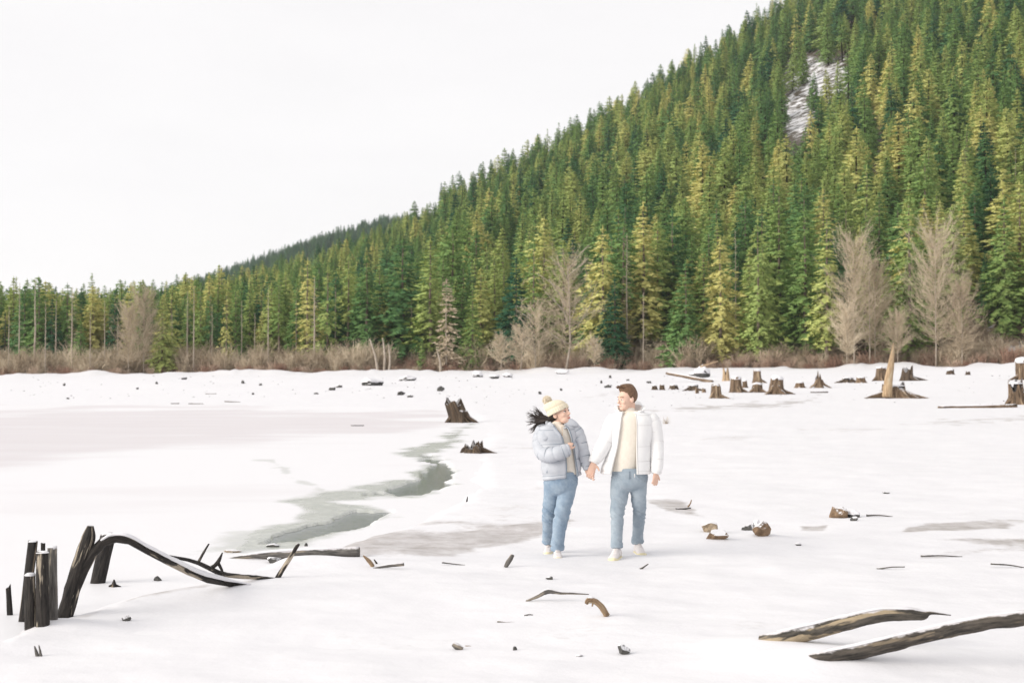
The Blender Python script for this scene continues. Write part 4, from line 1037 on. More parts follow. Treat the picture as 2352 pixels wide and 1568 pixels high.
# --- logs and sticks
stick([(516, 1284, .1, 5), (580, 1276, 0, 12), (640, 1274, 0, 22), (700, 1270, 0, 20), (770, 1268, 0, 22), (826, 1266, 0, 24)], 22, 'grey frosted log lying at the slush edge behind the arched limb', W_GREY, 'driftwood_log', 'log', snow=.9, rough=.12, n=16, seed=4)
stick([(1745, 1470, .06, 20), (1772, 1470, .02, 38), (1800, 1464, 0, 42), (1864, 1449, 0, 41), (1948, 1427, 0, 37), (2016, 1412, 0, 34), (2083, 1410, 0, 31), (2120, 1412, 0, 22), (2138, 1407, 0, 8), (2184, 1412, 0, 2)], 28, 'bent snowy log with bare tan wood patch rising from the snow', W_LOG, 'driftwood_log', 'log', snow=.5, rough=.13, n=20, seed=7)
stick([(1846, 1512, .1, 12), (1890, 1507, 0, 28), (1966, 1495, 0, 36), (2066, 1471, 0, 36), (2168, 1447, 0, 36), (2268, 1428, 0, 35), (2352, 1418, 0, 35), (2480, 1406, 0, 34)], 30, 'long dark snow-topped log in front of the bent one', W_LOG2, 'driftwood_log', 'log', snow=.6, rough=.12, n=20, seed=9)
stick([(2155, 937, 0, 10), (2240, 936, 0, 12), (2335, 934, 0, 13)], 12, 'fallen snow-topped log lying before the tall ribbed stump', W_STUMP, 'fallen_log', 'log', snow=1.1, seed=3)
stick([(1531, 857, 6, 6), (1580, 866, 3, 7), (1637, 877, 0, 8)], 7, 'snow-covered log leaning beside the big boulder', W_STUMP, 'fallen_log', 'log', snow=1.5, seed=3)
stick([(1608, 842), (1650, 829)], 4, 'thin bare pole poking out behind the big boulder', W_PALE, 'pole', d=168)
stick([(1862, 902), (1902, 900)], 6, 'dark plank lying in front of the pointed stump', W_STUMPD, 'plank', 'plank', snow=.6)
stick([(1208, 1380, 0, 4), (1236, 1368, 0, 9), (1258, 1357, .02, 12), (1290, 1361, 0, 7), (1320, 1362, 0, 5), (1353, 1364, 0, 2)], 10, 'grey frosted branch half buried in snow', W_GREY, 'branch_stick', snow=.5, seed=2)
stick([(1394, 1414, 0, 16), (1382, 1393, 0, 15), (1366, 1379, 0, 14), (1352, 1378, 0, 13), (1346, 1386, 0, 8)], 14, 'curved frosted stub arching out of the snow', W_TAN, 'branch_stub', snow=1.0, seed=6, twigs=([(1362, 1384, 5), (1360, 1392, 3)],))
stick([(1161, 1302, 0, 9), (1170, 1286, 0, 11), (1178, 1273, 0, 9)], 10, 'frosted stick pointing out of the snow by the woman', W_GREY, snow=.9)
stick([(1470, 1306), (1480, 1300), (1489, 1294)], 6, 'short frosted twig below the man', W_GREY, snow=.6)
stick([(1015, 1291), (1040, 1294), (1068, 1297)], 4, 'thin grey twig flat on snow near the slush', W_GREY)
stick([(1142, 1426), (1160, 1428), (1182, 1428)], 5, 'pale twig frozen into the near snow', W_GREY, snow=1.0)
stick([(1204, 1413), (1214, 1410), (1224, 1411)], 4, 'tiny pale twig near the frozen one', W_GREY, snow=1.0)
stick([(1040, 1478, 0, 10), (1050, 1484, 0, 15), (1062, 1491, 0, 12)], 14, 'pinkish bark chunk on the near snow', W_GREY, 'bark_chunk', 'bark', snow=.3)
stick([(1069, 1483), (1082, 1483)], 4, 'small russet bark chip beside the pinkish chunk', W_TAN, 'bark_chip', 'bark')
stick([(857, 1304, 0, 3), (890, 1299, 0, 7), (928, 1295, 0, 8)], 7, 'grey stick lying on the snow bank edge', W_GREY, snow=.8)
stick([(857, 1301, 0, 9), (848, 1288, 0, 9), (834, 1275, 0, 3)], 8, 'bent splinter with tan tip at the end of the grey log', W_TAN, 'splinter_stick')
stick([(866, 1294), (859, 1284)], 5, 'black chip beside the tan-tipped splinter', W_BLACK, 'wood_chip', 'wood')
stick([(262, 1348, 0, 16), (262, 1340, 0, 10), (262, 1330, 0, 3)], 14, 'small black splintered stub frozen in the ice', W_BLACK, 'ice_stub', 'wood', twigs=([(250, 1346, 4), (262, 1342, 6), (278, 1347, 3)],))
stick([(86, 1506, 0, 9), (82, 1492, 0, 6), (79, 1482, 0, 2)], 8, 'frosted twin splinters on the near snow', W_GREY, 'splinter_stick', snow=.8, twigs=([(94, 1506, 7), (92, 1494, 5), (89, 1480, 2)],))
stick([(1552, 1169), (1570, 1168), (1587, 1166)], 6, 'flat black plank end in the slush', W_BLACK, 'plank', 'plank')
stick([(1580, 1164), (1586, 1155), (1588, 1147)], 4, 'curved yellow twig beside the flat black plank', W_TAN)
stick([(1072, 1152), (1074, 1140)], 4, 'tiny dark twig upright in the snow', W_BLACK)
stick([(806, 978), (836, 977)], 5, 'black stick lying on the open ice', W_BLACK)
for i, (a, b, c, d_) in enumerate(((472, 905, 497, 904), (516, 922, 552, 923), (433, 927, 467, 927), (393, 927, 412, 926))):
    stick([(a, b), (c, d_)], 3.5, ['short log on the bay beach', 'long thin log near the ice edge', 'flat log lying at the ice edge', 'stubby log end at the ice edge'][i] + ' below the firs', W_STUMPD, 'beach_log', 'log', snow=.8)
for i, (a, b, c, d_) in enumerate(((2115, 1276, 2210, 1278), (2014, 1306, 2078, 1301), (2276, 1294, 2356, 1303), (1990, 1183, 2050, 1186))):
    stick([(a, b), ((a + c) / 2, (b + d_) / 2 - 2), (c, d_)], 5, ['long grey stick under the slush patches', 'short grey stick in open snow', 'grey stick with dark knot on the snow', 'thin stick trailing from the frosted rubble'][i], W_GREY, snow=.8, seed=i)
for i, (x, yb, w, h, lb) in enumerate(((1263, 1330, 15, 9, 'dark wood chip near the path below the woman'), (1183, 1492, 10, 11, 'small pointed dark chip on the near snow'), (1433, 1501, 24, 18, 'large pointed dark chip with snowy back'), (1330, 1506, 14, 5, 'faint frosted chip in the near snow'))):
    rock(x, yb, w, h, lb, 60 + i, R_DARK, .35 if i < 3 else .8, name='wood_chip', cat='wood')
# dry grass tuft
p = G(1530, 973); T = []
for i in range(40):
    a = rg.rand() * 6.28; o_ = rg.uniform(.02, .22); b = p + np.array([rg.normal(0, .05), rg.normal(0, .05), -.02]); e = b + np.array([math.cos(a) * o_, math.sin(a) * o_, rg.uniform(.15, .38)]); w_ = np.array([math.sin(a), -math.cos(a), 0]) * .008
    T += [b - w_ - p, b + w_ - p, e - p]
o = obj('grass_tuft', tri_mesh('grass_tuft', T, M_TWIG)); o.location = p; o['tint'] = .3; tag(o, 'dry grass tuft poking from the snow beside the man', 'grass')
# ------------------------------------------------------------------ the couple
KZ = 0.31894 / 1.08844          # pixels of the close-up used for measuring -> pixels of the 2352 view
DP = 15.1
def pz(zx, zy, dy=0.0):
    return at(1260 / 1.08844 + zx * KZ, 920 / 1.08844 + zy * KZ, DP + dy)
MZ = KZ * DP / F                # metres per close-up pixel at the couple
def limb(pts, ratio=.8, n=18, rows=None, quilt=0.0, nq=0, rough=0.0, seed=0, cap=True):
    """loft through (x, y, depth, half width) close-up pixels"""
    P = [np.r_[pz(*q[:3]), q[3] * MZ] for q in pts]
    q = cr_spline(P, rows or 6 * len(P))
    r = q[:, 3].copy()
    if quilt:
        s_ = np.linspace(0, nq, len(r)); r = r * (1 - quilt + quilt * 1.6 * np.abs(np.sin(math.pi * s_)) ** .55)
    return tube(q[:, :3], r, r * ratio, n=n, rough=rough, seed=seed, cap=cap)
def rings(pts, ratio, nq, r, n=24, skip=1, **kw):
    """seams round a sleeve where the quilting is stitched"""
    rows = 120; v = limb(pts, ratio, n, rows, .05, nq)[0][:rows * n].reshape(rows, n, 3); out = []
    for k in range(skip, nq):
        i = int(round(k * (rows - 1) / nq)); c = v[i]; m_ = c.mean(0); c = m_ + (c - m_) * 1.004
        c = c + np.random.RandomState(k).normal(0, .004, 3); out.append(tube(np.vstack([c, c[:2]]), r, n=5, cap=False))
    return join(*out)
def ell(c, r, R=np.eye(3), o=(0, 0, 0), k=1.0, sub=3):
    v, f = ICO[sub]; v = (v * np.asarray(r) + np.asarray(c)) * k
    return v @ R.T + np.asarray(o), f
def tubeR(P, r, R, o, k=1.0, n=8, rb=None):
    P = np.asarray(P, float) * k @ R.T + np.asarray(o); return tube(P, np.asarray(r) * k, None if rb is None else np.asarray(rb) * k, n=n)
def remesh(pieces, voxel, smooth_it=2, disp=None):
    g = Geo()
    for p in pieces: g.add(p[0], p[1])
    me = g.mesh('tmp'); o = bpy.data.objects.new('tmp', me); COL.objects.link(o)
    bm = bmesh.new(); bm.from_mesh(me); bmesh.ops.recalc_face_normals(bm, faces=bm.faces); bm.to_mesh(me); bm.free()
    md = o.modifiers.new('r', 'REMESH'); md.mode = 'VOXEL'; md.voxel_size = voxel; md.use_smooth_shade = True
    if smooth_it: sm = o.modifiers.new('s', 'SMOOTH'); sm.factor = .5; sm.iterations = smooth_it
    dg = bpy.context.evaluated_depsgraph_get(); dg.update(); e = o.evaluated_get(dg)
    out = bpy.data.meshes.new_from_object(e)
    bpy.data.objects.remove(o); bpy.data.meshes.remove(me)
    n = len(out.vertices); v = np.empty(n * 3); out.vertices.foreach_get('co', v); v = v.reshape(-1, 3)
    if disp is not None:
        nn = np.empty(n * 3); out.vertices.foreach_get('normal', nn); v = v + nn.reshape(-1, 3) * disp(v)[:, None]
    f = [tuple(p.vertices) for p in out.polygons]; bpy.data.meshes.remove(out)
    return v, f
def part(name, vf, mats, parent, base, smooth=True, sub=None):
    v, f = vf[0], vf[1]
    ats = {'grain': np.asarray(v) - base}
    return obj(name, mesh(name, np.asarray(v) - base, f, [mats], smooth, ats), parent)
def join(*ps):
    g = Geo()
    for p in ps: g.add(p[0], p[1])
    return g.V(), g.f
def cloth_mat(name, a, b, scale=14, rough=.85, spec=.15, bs=.3, fine=220):
    m, t, p = material(name, rough, spec); c = coords(t)
    n1 = noise(t, c, scale, 5, .6); n2 = noise(t, c, fine, 2)
    t.links.new(ramp(t, n1, [(.3, a), (.7, b)]), p.inputs['Base Color'])
    bump(t, p, mth(t, 'ADD', n1, mth(t, 'MULTIPLY', n2, .15)), bs, .012); return m
C_SKIN = cloth_mat('skin', (.66, .43, .33), (.72, .49, .385), 10, .5, .3, .05); C_SKINH = C_SKIN
C_LIP = cloth_mat('lips', (.52, .13, .12), (.58, .16, .14), 20, .4, .3, .05)
C_EYE = cloth_mat('eye_white', (.75, .72, .70), (.8, .78, .76), 20, .2, .5, 0); C_IRIS = cloth_mat('iris', (.02, .014, .01), (.03, .02, .015), 20, .15, .5, 0)
C_BROW = cloth_mat('brow', (.03, .02, .015), (.05, .035, .025), 60); C_BROWM = cloth_mat('brow_light', (.16, .10, .06), (.2, .13, .08), 60)
C_HAIRW = cloth_mat('black_hair', (.014, .010, .009), (.050, .036, .028), 60, .4, .4); C_HAIRM = cloth_mat('brown_hair', (.075, .042, .025), (.25, .145, .085), 55, .55, .3, .8)
C_BEANIE = cloth_mat('cream_knit', (.68, .60, .46), (.76, .69, .55), 40, .9, .1, .5, 160); C_POM = cloth_mat('pompom_wool', (.80, .72, .60), (.86, .80, .69), 60, .95, .05)
C_CREAM = cloth_mat('cream_sweater', (.74, .675, .585), (.78, .725, .64), 25, .9, .1, .4, 200)
C_BLUE = cloth_mat('grey_blue_puffer', (.40, .425, .47), (.48, .495, .53), 9, .5, .3, .5); C_WHITE = cloth_mat('white_puffer', (.79, .785, .78), (.82, .815, .81), 9, .55, .25, .4)
C_JW = cloth_mat('mid_blue_denim', (.185, .255, .345), (.335, .41, .485), 9, .85, .1, .9); C_JM = cloth_mat('light_blue_denim', (.24, .295, .35), (.365, .42, .468), 9, .85, .1, .9)
C_ZIPB = cloth_mat('blue_zip', (.16, .20, .25), (.2, .25, .3), 60, .4, .4); C_ZIPW = cloth_mat('white_zip', (.62, .61, .60), (.68, .67, .66), 60, .4, .4)
C_SHOE = cloth_mat('white_trainer', (.64, .60, .59), (.73, .69, .68), 20, .6, .2, .3); C_SOLE = cloth_mat('cream_sole', (.70, .63, .40), (.78, .72, .50), 20, .6, .2, .1)
C_GOLD = cloth_mat('gold_chain', (.5, .3, .15), (.6, .38, .2), 60, .3, .6)

def rotz(a): c, s_ = math.cos(a), math.sin(a); return np.array([[c, -s_, 0], [s_, c, 0], [0, 0, 1]])
def roty(a): c, s_ = math.cos(a), math.sin(a); return np.array([[c, 0, s_], [0, 1, 0], [-s_, 0, c]])
def rotx(a): c, s_ = math.cos(a), math.sin(a); return np.array([[1, 0, 0], [0, c, -s_], [0, s_, c]])
def head(R, o, k, female=False):
    E = lambda c, r, sub=3: ell(c, r, R, o, k, sub)
    ps = [E((0, .018, .035), (.074, .094, .084)), E((0, -.022, -.010), (.064, .070, .088)), E((0, -.040, -.068), (.050, .050, .046)), E((0, -.062, -.094), (.026, .026, .022)),
          E((0, -.076, .022), (.046, .018, .014)), E((.034, -.062, -.028), (.024, .022, .022)), E((-.034, -.062, -.028), (.024, .022, .022)),
          tubeR([(0, -.082, .016), (0, -.097, -.010), (0, -.108 if female else -.112, -.032), (0, -.090, -.042)], [.008, .0095, .0135 if not female else .0115, .008], R, o, k),
          E((.010, -.090, -.037), (.009, .010, .007)), E((-.010, -.090, -.037), (.009, .010, .007)), E((0, -.076, -.060), (.022, .011, .011)), E((0, -.073, -.075), (.018, .012, .009))]
    for s_ in (-1, 1): ps.append(ell((0, 0, 0), (.009, .019, .031), R @ rotx(-.15) @ rotz(s_ * -.35), np.asarray(o) + R @ (np.array([s_ * .076, .010, -.012]) * k), k))
    return ps
C_LIPM = cloth_mat('pale_lips', (.56, .28, .23), (.60, .31, .25), 20, .45, .3, .05)
def face(R, o, k, parent, base, browm, female):
    for s_ in (-1, 1):
        e = part('eye', ell((s_ * .029, -.0795, -.001), (.0135, .008, .0065), R, o, k, 2), C_EYE, parent, base)
        part('iris', ell((s_ * .029 , -.0855, -.001), (.0068, .0035, .0062), R, o, k, 2), C_IRIS, e, base)
        if female: part('lashes', tubeR([(s_ * .014, -.086, .002), (s_ * .029, -.0895, .007), (s_ * .045, -.080, .003)], [.0015, .0028, .0015], R, o, k, 6), C_BROW, e, base)
        part('eyebrow', tubeR([(s_ * .013, -.0920, .024), (s_ * .03, -.0890, .028), (s_ * .05, -.072, .021)], [.0026, .0032, .0014], R, o, k, 6), browm, parent, base)
    part('lips', join(tubeR([(-.024, -.0835, -.064), (-.010, -.0870, -.066), (0, -.0885, -.0675), (.010, -.0870, -.066), (.024, -.0835, -.064)], [.0018, .0036, .0038, .0036, .0018], R, o, k, 6),
                      tubeR([(-.018, -.087, -.070), (0, -.0865, -.0735), (.018, -.087, -.070)], [.0018, .0042, .0018], R, o, k, 6)), C_LIP if female else C_LIPM, parent, base)
def hand(w, tip, nrm, width, curl=.5, spread=.10, thumb=1, k=1.0, fl=(.92, 1.0, .95, .78), thumb_dir=None):
    """palm and five fingers; w wrist point, tip end of the palm, nrm back-of-hand normal, thumb side sign"""
    w, tip, nrm = np.asarray(w, float), np.asarray(tip, float), np.asarray(nrm, float)
    d = tip - w; Lp = np.linalg.norm(d); d /= Lp; nrm = nrm - d * nrm.dot(d); nrm /= np.linalg.norm(nrm); sd_ = np.cross(d, nrm) * thumb
    P = [w - d * .05, w, w + d * Lp * .4, w + d * Lp * .85, tip]
    v = tube(np.array(P), [width * .30, width * .33, width * .46, width * .5, width * .44], [.019 * k, .018 * k, .016 * k, .014 * k, .011 * k], n=14, ref=nrm)
    ps = [v]
    for i in range(4):
        off = (.36 - .24 * i) * width; b = tip + sd_ * off - d * .012 * k; dirv = d + sd_ * (.36 - .24 * i) * spread * 4; dirv /= np.linalg.norm(dirv)
        L0 = .078 * k * fl[i]; pts = [b]; a = 0.0
        for s_, fr in enumerate((.45, .30, .25)):
            a += curl * (.55, .75, .6)[s_]
            pts.append(pts[-1] + (dirv * math.cos(a) - nrm * math.sin(a)) * L0 * fr)
        q = cr_spline(np.array(pts), 8); ps.append(tube(q, np.linspace(.0092, .0074, 8) * k, n=9))
    td = sd_ * .75 + d * .6 - nrm * .25 if thumb_dir is None else np.asarray(thumb_dir, float); td /= np.linalg.norm(td)
    b = w + d * Lp * .22 + sd_ * width * .34
    q = cr_spline(np.array([b, b + td * .030 * k, b + (td + d * .3) * .052 * k]), 7); ps.append(tube(q, np.linspace(.0125, .0085, 7) * k, n=9))
    return ps
def shell(levels, thick=.022, m=56, rows=44, quilt=.012, nq=5, shear=0.0, ry=.14, dy=0.0, drop=0.0):
    """open-fronted jacket body: levels are (y, centre x, half width, left edge x, right edge x[, depth radius])"""
    Lv = np.array([list(l) + [ry] * (6 - len(l)) for l in levels], float)
    q = cr_spline(Lv, rows); out = []
    for side in (0, 1):
        g = np.zeros((rows, m, 3))
        for i, (zy, cx, hw, xl, xr, ryy) in enumerate(q):
            t = i / (rows - 1)
            b = quilt * (np.abs(math.sin(math.pi * nq * t)) ** .5 - .4) if not side else -thick
            a0 = math.asin(np.clip((xr - cx) / hw, -.97, .97)); a1 = 2 * math.pi + math.asin(np.clip((xl - cx) / hw, -.97, .97))
            ph = np.linspace(a0, a1, m); c = pz(cx, zy, dy)
            sx, sy = np.sin(ph), np.cos(ph); pw = .82
            X_ = np.sign(sx) * np.abs(sx) ** pw; Y_ = np.sign(sy) * np.abs(sy) ** pw
            edge = np.minimum(ph - a0, a1 - ph); bb = b * np.clip(edge / .25, .15, 1) if not side else b
            g[i, :, 0] = c[0] + X_ * (hw * MZ + bb); g[i, :, 1] = c[1] - Y_ * (ryy + bb); g[i, :, 2] = c[2] + shear * X_ * hw * MZ * t - drop * (1 - t) * np.exp(-(edge / .6) ** 2) - .5 * drop * (1 - t) * np.exp(-(edge / 1.4) ** 2)
        out.append(g)
    V = np.concatenate([out[0].reshape(-1, 3), out[1].reshape(-1, 3)]); n0 = rows * m
    f = [tuple(x) for x in grid_faces(rows, m, False)] + [tuple(int(y) + n0 for y in x[::-1]) for x in grid_faces(rows, m, False)]
    for j in range(m - 1):
        f.append((j + 1, j, n0 + j, n0 + j + 1)); a = (rows - 1) * m + j; f.append((a, a + 1, n0 + a + 1, n0 + a))
    for i in range(rows - 1):
        a = i * m; f.append((a, a + m, n0 + a + m, n0 + a)); a = i * m + m - 1; f.append((a + m, a, n0 + a, n0 + a + m))
    return (V, f), out[0]
def shoe(ankle, heading, length, parent, base, lift=0.0, k=1.0):
    """trainer seen from the front: upper, sole, laces"""
    a = math.atan2(heading[0], -heading[1]); R = rotz(a)
    gz = float(ground_z(np.array([ankle[0]]), np.array([ankle[1]]))[0]) + lift - .022
    o = np.array([ankle[0], ankle[1], gz])
    S_ = [(.075, .030, .070), (.055, .038, .105), (.0, .040, .125), (-.05, .042, .110), (-.11, .046, .082), (-.165, .046, .062), (-.2, .036, .048), (-.218, .016, .032)]
    q = cr_spline(np.array(S_) * np.array([length / .293, 1, 1]), 22); n = 20; V = []
    th = np.linspace(0, 2 * math.pi, n, endpoint=False)
    for y, w, h in q:
        c, s_ = np.cos(th), np.sin(th); X_ = w * np.sign(c) * np.abs(c) ** .75 * (1 - .22 * np.clip(s_, 0, 1)); Z_ = .018 + (h - .018) * .5 + (h - .018) * .5 * np.sign(s_) * np.abs(s_) ** .8
        V.append(np.stack([X_, np.full(n, y), Z_], -1))
    V = np.concatenate(V); f = [tuple(x) for x in grid_faces(len(q), n, True)] + [tuple(range(n))[::-1], tuple(range((len(q) - 1) * n, len(q) * n))]
    up_ = part('shoe', ((V * k) @ R.T + o, f), C_SHOE, parent, base)
    V = []
    for y, w, h in q:
        c, s_ = np.cos(th), np.sin(th); toe = .012 * max(0, (-y - .15) / .06)
        V.append(np.stack([(w + .005) * np.sign(c) * np.abs(c) ** .6, np.full(n, y * 1.02), .016 + toe + .016 * np.sign(s_) * np.abs(s_) ** .5], -1))
    V = np.concatenate(V); part('sole', ((V * k) @ R.T + o, f), C_SOLE, up_, base)
    ls = [tube(np.array([(-.026, y, z - .006), (0, y - .004, z + .004), (.026, y, z - .006)]) * k @ R.T + o, .004 * k, n=6) for y, z in ((-.045, .112), (-.07, .101), (-.095, .091))]
    part('laces', join(*ls), C_SHOE, up_, base)
def folds(a, bands):
    """denim folds: diagonal creases, stronger around the knees and hems"""
    def fn(v):
        r = .0035 * fbm(v[:, 0] * 14, v[:, 1] * 14, v[:, 2] * 9, 4)
        for zc, wd_, am in bands:
            w_ = np.exp(-((v[:, 2] - zc) / wd_) ** 2)
            r = r + am * w_ * (1 - 2 * np.abs(vn(v[:, 0] * 5 + 3, v[:, 1] * 5, v[:, 2] * 26 + v[:, 0] * 18)))
        return r * a * .85
    return fn
def zip_along(edge, r, n=8): return tube(cr_spline(edge, len(edge)), r, n=n)

# ---- the man in the white jacket
PM = G(1440, 1278); base = np.array([PM[0], PM[1], 0.0]); base[2] = float(ground_z(base[:1], base[1:2])[0])
man = empty('person', base); tag(man, 'man in white puffer jacket, cream sweater and light jeans walking hand in hand', 'person', 'couple walking hand in hand')
RM = rotz(math.radians(-60)) @ rotx(math.radians(6)); oM = pz(964, 238, -.01); kM = 1.06
body = head(RM, oM, kM) + [
    limb([(985, 268, .02, 42), (985, 310, .02, 43), (985, 370, .02, 44)], .95), limb([(985, 375, .01, 50), (988, 420, .01, 95), (985, 600, 0, 100), (985, 800, 0, 100), (985, 900, 0, 110)], .65),
    limb([(915, 870, 0, 60), (897, 1050, 0, 48), (886, 1150, -.01, 40), (884, 1330, -.03, 22), (884, 1430, -.03, 24)], .9), limb([(1050, 870, 0, 60), (1058, 1050, .05, 46), (1060, 1150, .14, 34), (1054, 1250, .28, 24), (1048, 1330, .38, 20), (1048, 1395, .4, 24)], .9),
    limb([(880, 400, 0, 40), (830, 480, 0, 38), (790, 580, -.03, 34), (740, 670, -.06, 28), (705, 735, -.08, 24)], .9), limb([(1140, 400, 0, 40), (1180, 480, 0, 38), (1195, 620, -.02, 34), (1197, 750, -.05, 26), (1190, 825, -.065, 23)], .9)]
body += hand(pz(1188, 826, -.065), pz(1188, 872, -.08), (.55, -.8, 0), .078, .35, .06, thumb=-1, k=1.05)
body += hand(pz(704, 738, -.085), pz(676, 835, -.105), (-.15, -.95, .2), .088, .85, .03, thumb=-1, k=1.1, thumb_dir=(.6, -.2, -.55))
part('body', remesh(body, .0048, 3), C_SKIN, man, base)
face(RM, oM, kM, man, base, C_BROWM, False)
# hair: short sides, swept-up top
v, f = ICO[4]; hv = v * np.array([.083, .105, .098]) + np.array([0, .016, .033])
hl = np.interp(hv[:, 1], [-.09, -.06, -.03, -.005, .012, .03, .06, .12], [.088, .078, .060, -.012, .030, -.010, -.075, -.085])
inside = hv[:, 2] < hl
ctr = np.array([0, .016, .02]); hv = np.where(inside[:, None], ctr + (hv - ctr) * .78, hv)
topm = sstep(.06, .12, hv[:, 2]) * (~inside); hv[:, 2] += topm * (.018 + .016 * sstep(.02, -.08, hv[:, 1])); hv[:, 1] -= topm * sstep(.0, -.07, hv[:, 1]) * .016
hv += (v * (.005 * fbm(v[:, 0] * 9, v[:, 1] * 4, v[:, 2] * 9, 3)[:, None])) * (~inside)[:, None]
hair = part('hair', ((hv * kM) @ RM.T + oM, f), C_HAIRM, man, base)
rgp = np.random.RandomState(3); tf = []
for i in range(170):
    a = rgp.uniform(-1, 1); y = rgp.uniform(-.085, .07); x = a * .058 * math.sqrt(max(.1, 1 - (y / .11) ** 2)); z = .131 - .035 * (x / .06) ** 2 - .030 * (y / .08) ** 2 * (y > 0) + .006
    p0 = np.array([x, y, z - .014]); d = np.array([rgp.normal(0, .25), -.9 + rgp.normal(0, .2), .55 + rgp.normal(0, .2)]); d /= np.linalg.norm(d); ln = rgp.uniform(.018, .034)
    tf.append(tubeR([p0, p0 + d * ln * .6, p0 + d * ln + np.array([0, -.003, -.002])], [.0048, .0038, .001], RM, oM, kM, 5))
part('tufts', join(*tf), C_HAIRM, hair, base)
part('sweater', remesh([limb([(978, 318, .01, 50), (978, 345, .01, 62), (985, 380, 0, 120), (985, 450, 0, 130), (975, 600, 0, 132), (955, 720, 0, 128), (943, 790, 0, 118), (942, 806, 0, 117)], .70, 28),
                        limb([(978, 308, .015, 47), (978, 335, .015, 52)], .95)], .007, 4, lambda v: .003 * fbm(v[:, 0] * 9, v[:, 1] * 9, v[:, 2] * 7, 3)), C_CREAM, man, base)
jz = [(base[2] + .50, .16, .010), (base[2] + .10, .08, .011), (base[2] + .85, .06, .006)]
jeans = part('jeans', remesh([limb([(985, 782, 0, 136), (985, 850, 0, 141), (985, 900, 0, 138), (985, 935, 0, 110), (985, 965, 0, 50)], .68, 28),
    limb([(915, 850, 0, 72), (908, 950, 0, 75), (898, 1050, 0, 61), (889, 1130, -.01, 52), (886, 1240, -.02, 48), (884, 1330, -.03, 44), (884, 1378, -.03, 45), (885, 1402, -.03, 46)], .92, 24),
    limb([(1050, 850, 0, 74), (1052, 950, .02, 67), (1058, 1050, .05, 55), (1063, 1110, .1, 49), (1058, 1200, .21, 48), (1050, 1290, .34, 44), (1047, 1340, .39, 45), (1048, 1364, .40, 46)], .92, 24)], .006, 8, folds(1.2, jz)), C_JM, man, base)
part('fly_seam', join(tube(np.array([pz(985, 808, -.128), pz(983, 850, -.134), pz(982, 905, -.12)]), .004, n=6)), C_ZIPB, jeans, base)
jl = [(340, 985, 92, 930, 1012, .105), (368, 1003, 150, 925, 1018, .125), (450, 1002, 164, 912, 1025, .145), (600, 988, 160, 890, 1022, .150), (720, 966, 180, 862, 1022, .155), (800, 953, 194, 845, 1023, .160), (826, 953, 192, 843, 1024, .155)]
sh, outer = shell(jl, nq=6, quilt=.007)
jk = part('jacket', sh, C_WHITE, man, base)
SL = [(878, 378, 0, 54), (850, 440, 0, 66), (805, 555, -.02, 61), (766, 632, -.05, 59), (732, 688, -.065, 54), (705, 726, -.08, 44), (698, 742, -.085, 34)]; sv = part('sleeve', limb(SL, .95, 24, 110, .035, 8), C_WHITE, jk, base); part('stitching', rings(SL, .95, 8, .0013), C_ZIPW, jk, base)
SL = [(1132, 372, 0, 50), (1166, 430, 0, 64), (1192, 550, -.0, 57), (1198, 650, -.02, 54), (1199, 750, -.05, 50), (1193, 808, -.06, 44), (1189, 828, -.065, 33)]; sv = part('sleeve', limb(SL, .95, 24, 110, .035, 8), C_WHITE, jk, base); part('stitching', rings(SL, .95, 8, .0013), C_ZIPW, jk, base)
col, _ = shell([(282, 985, 116, 882, 1075, .12), (292, 985, 118, 886, 1062, .122), (320, 985, 110, 905, 1036, .118), (352, 985, 98, 926, 1014, .11), (376, 990, 116, 924, 1018, .118)], nq=1, quilt=.014, rows=24, thick=.030, drop=.045)
part('collar', col, C_WHITE, jk, base)
part('hood', remesh([limb([(905, 330, .14, 30), (940, 300, .17, 46), (985, 290, .19, 52), (1040, 300, .17, 46), (1085, 345, .13, 30)], .8), limb([(1085, 345, .10, 34), (1075, 380, .06, 36), (1060, 410, .0, 20)], .6)], .01, 4), C_WHITE, jk, base)
part('zip', join(zip_along(outer[2:, 0], .0045), zip_along(outer[2:, -1], .0045), tube(np.array([pz(1024, 826, -.16), pz(1024, 856, -.165)]), .0045, n=6)), C_ZIPW, jk, base)
part('stitching', join(*[tube(np.array([outer[r_, j] + np.array([0, 0, 0]) for j in range(0, 56, 1)]), .0022, n=5) for r_ in (7, 14, 22, 29, 36)]), C_ZIPW, jk, base)
shoe(pz(886, 1425, -.03), (-.30, -1), .30, man, base, k=1.08); shoe(pz(1052, 1400, .40), (.12, -1), .30, man, base, k=1.05)

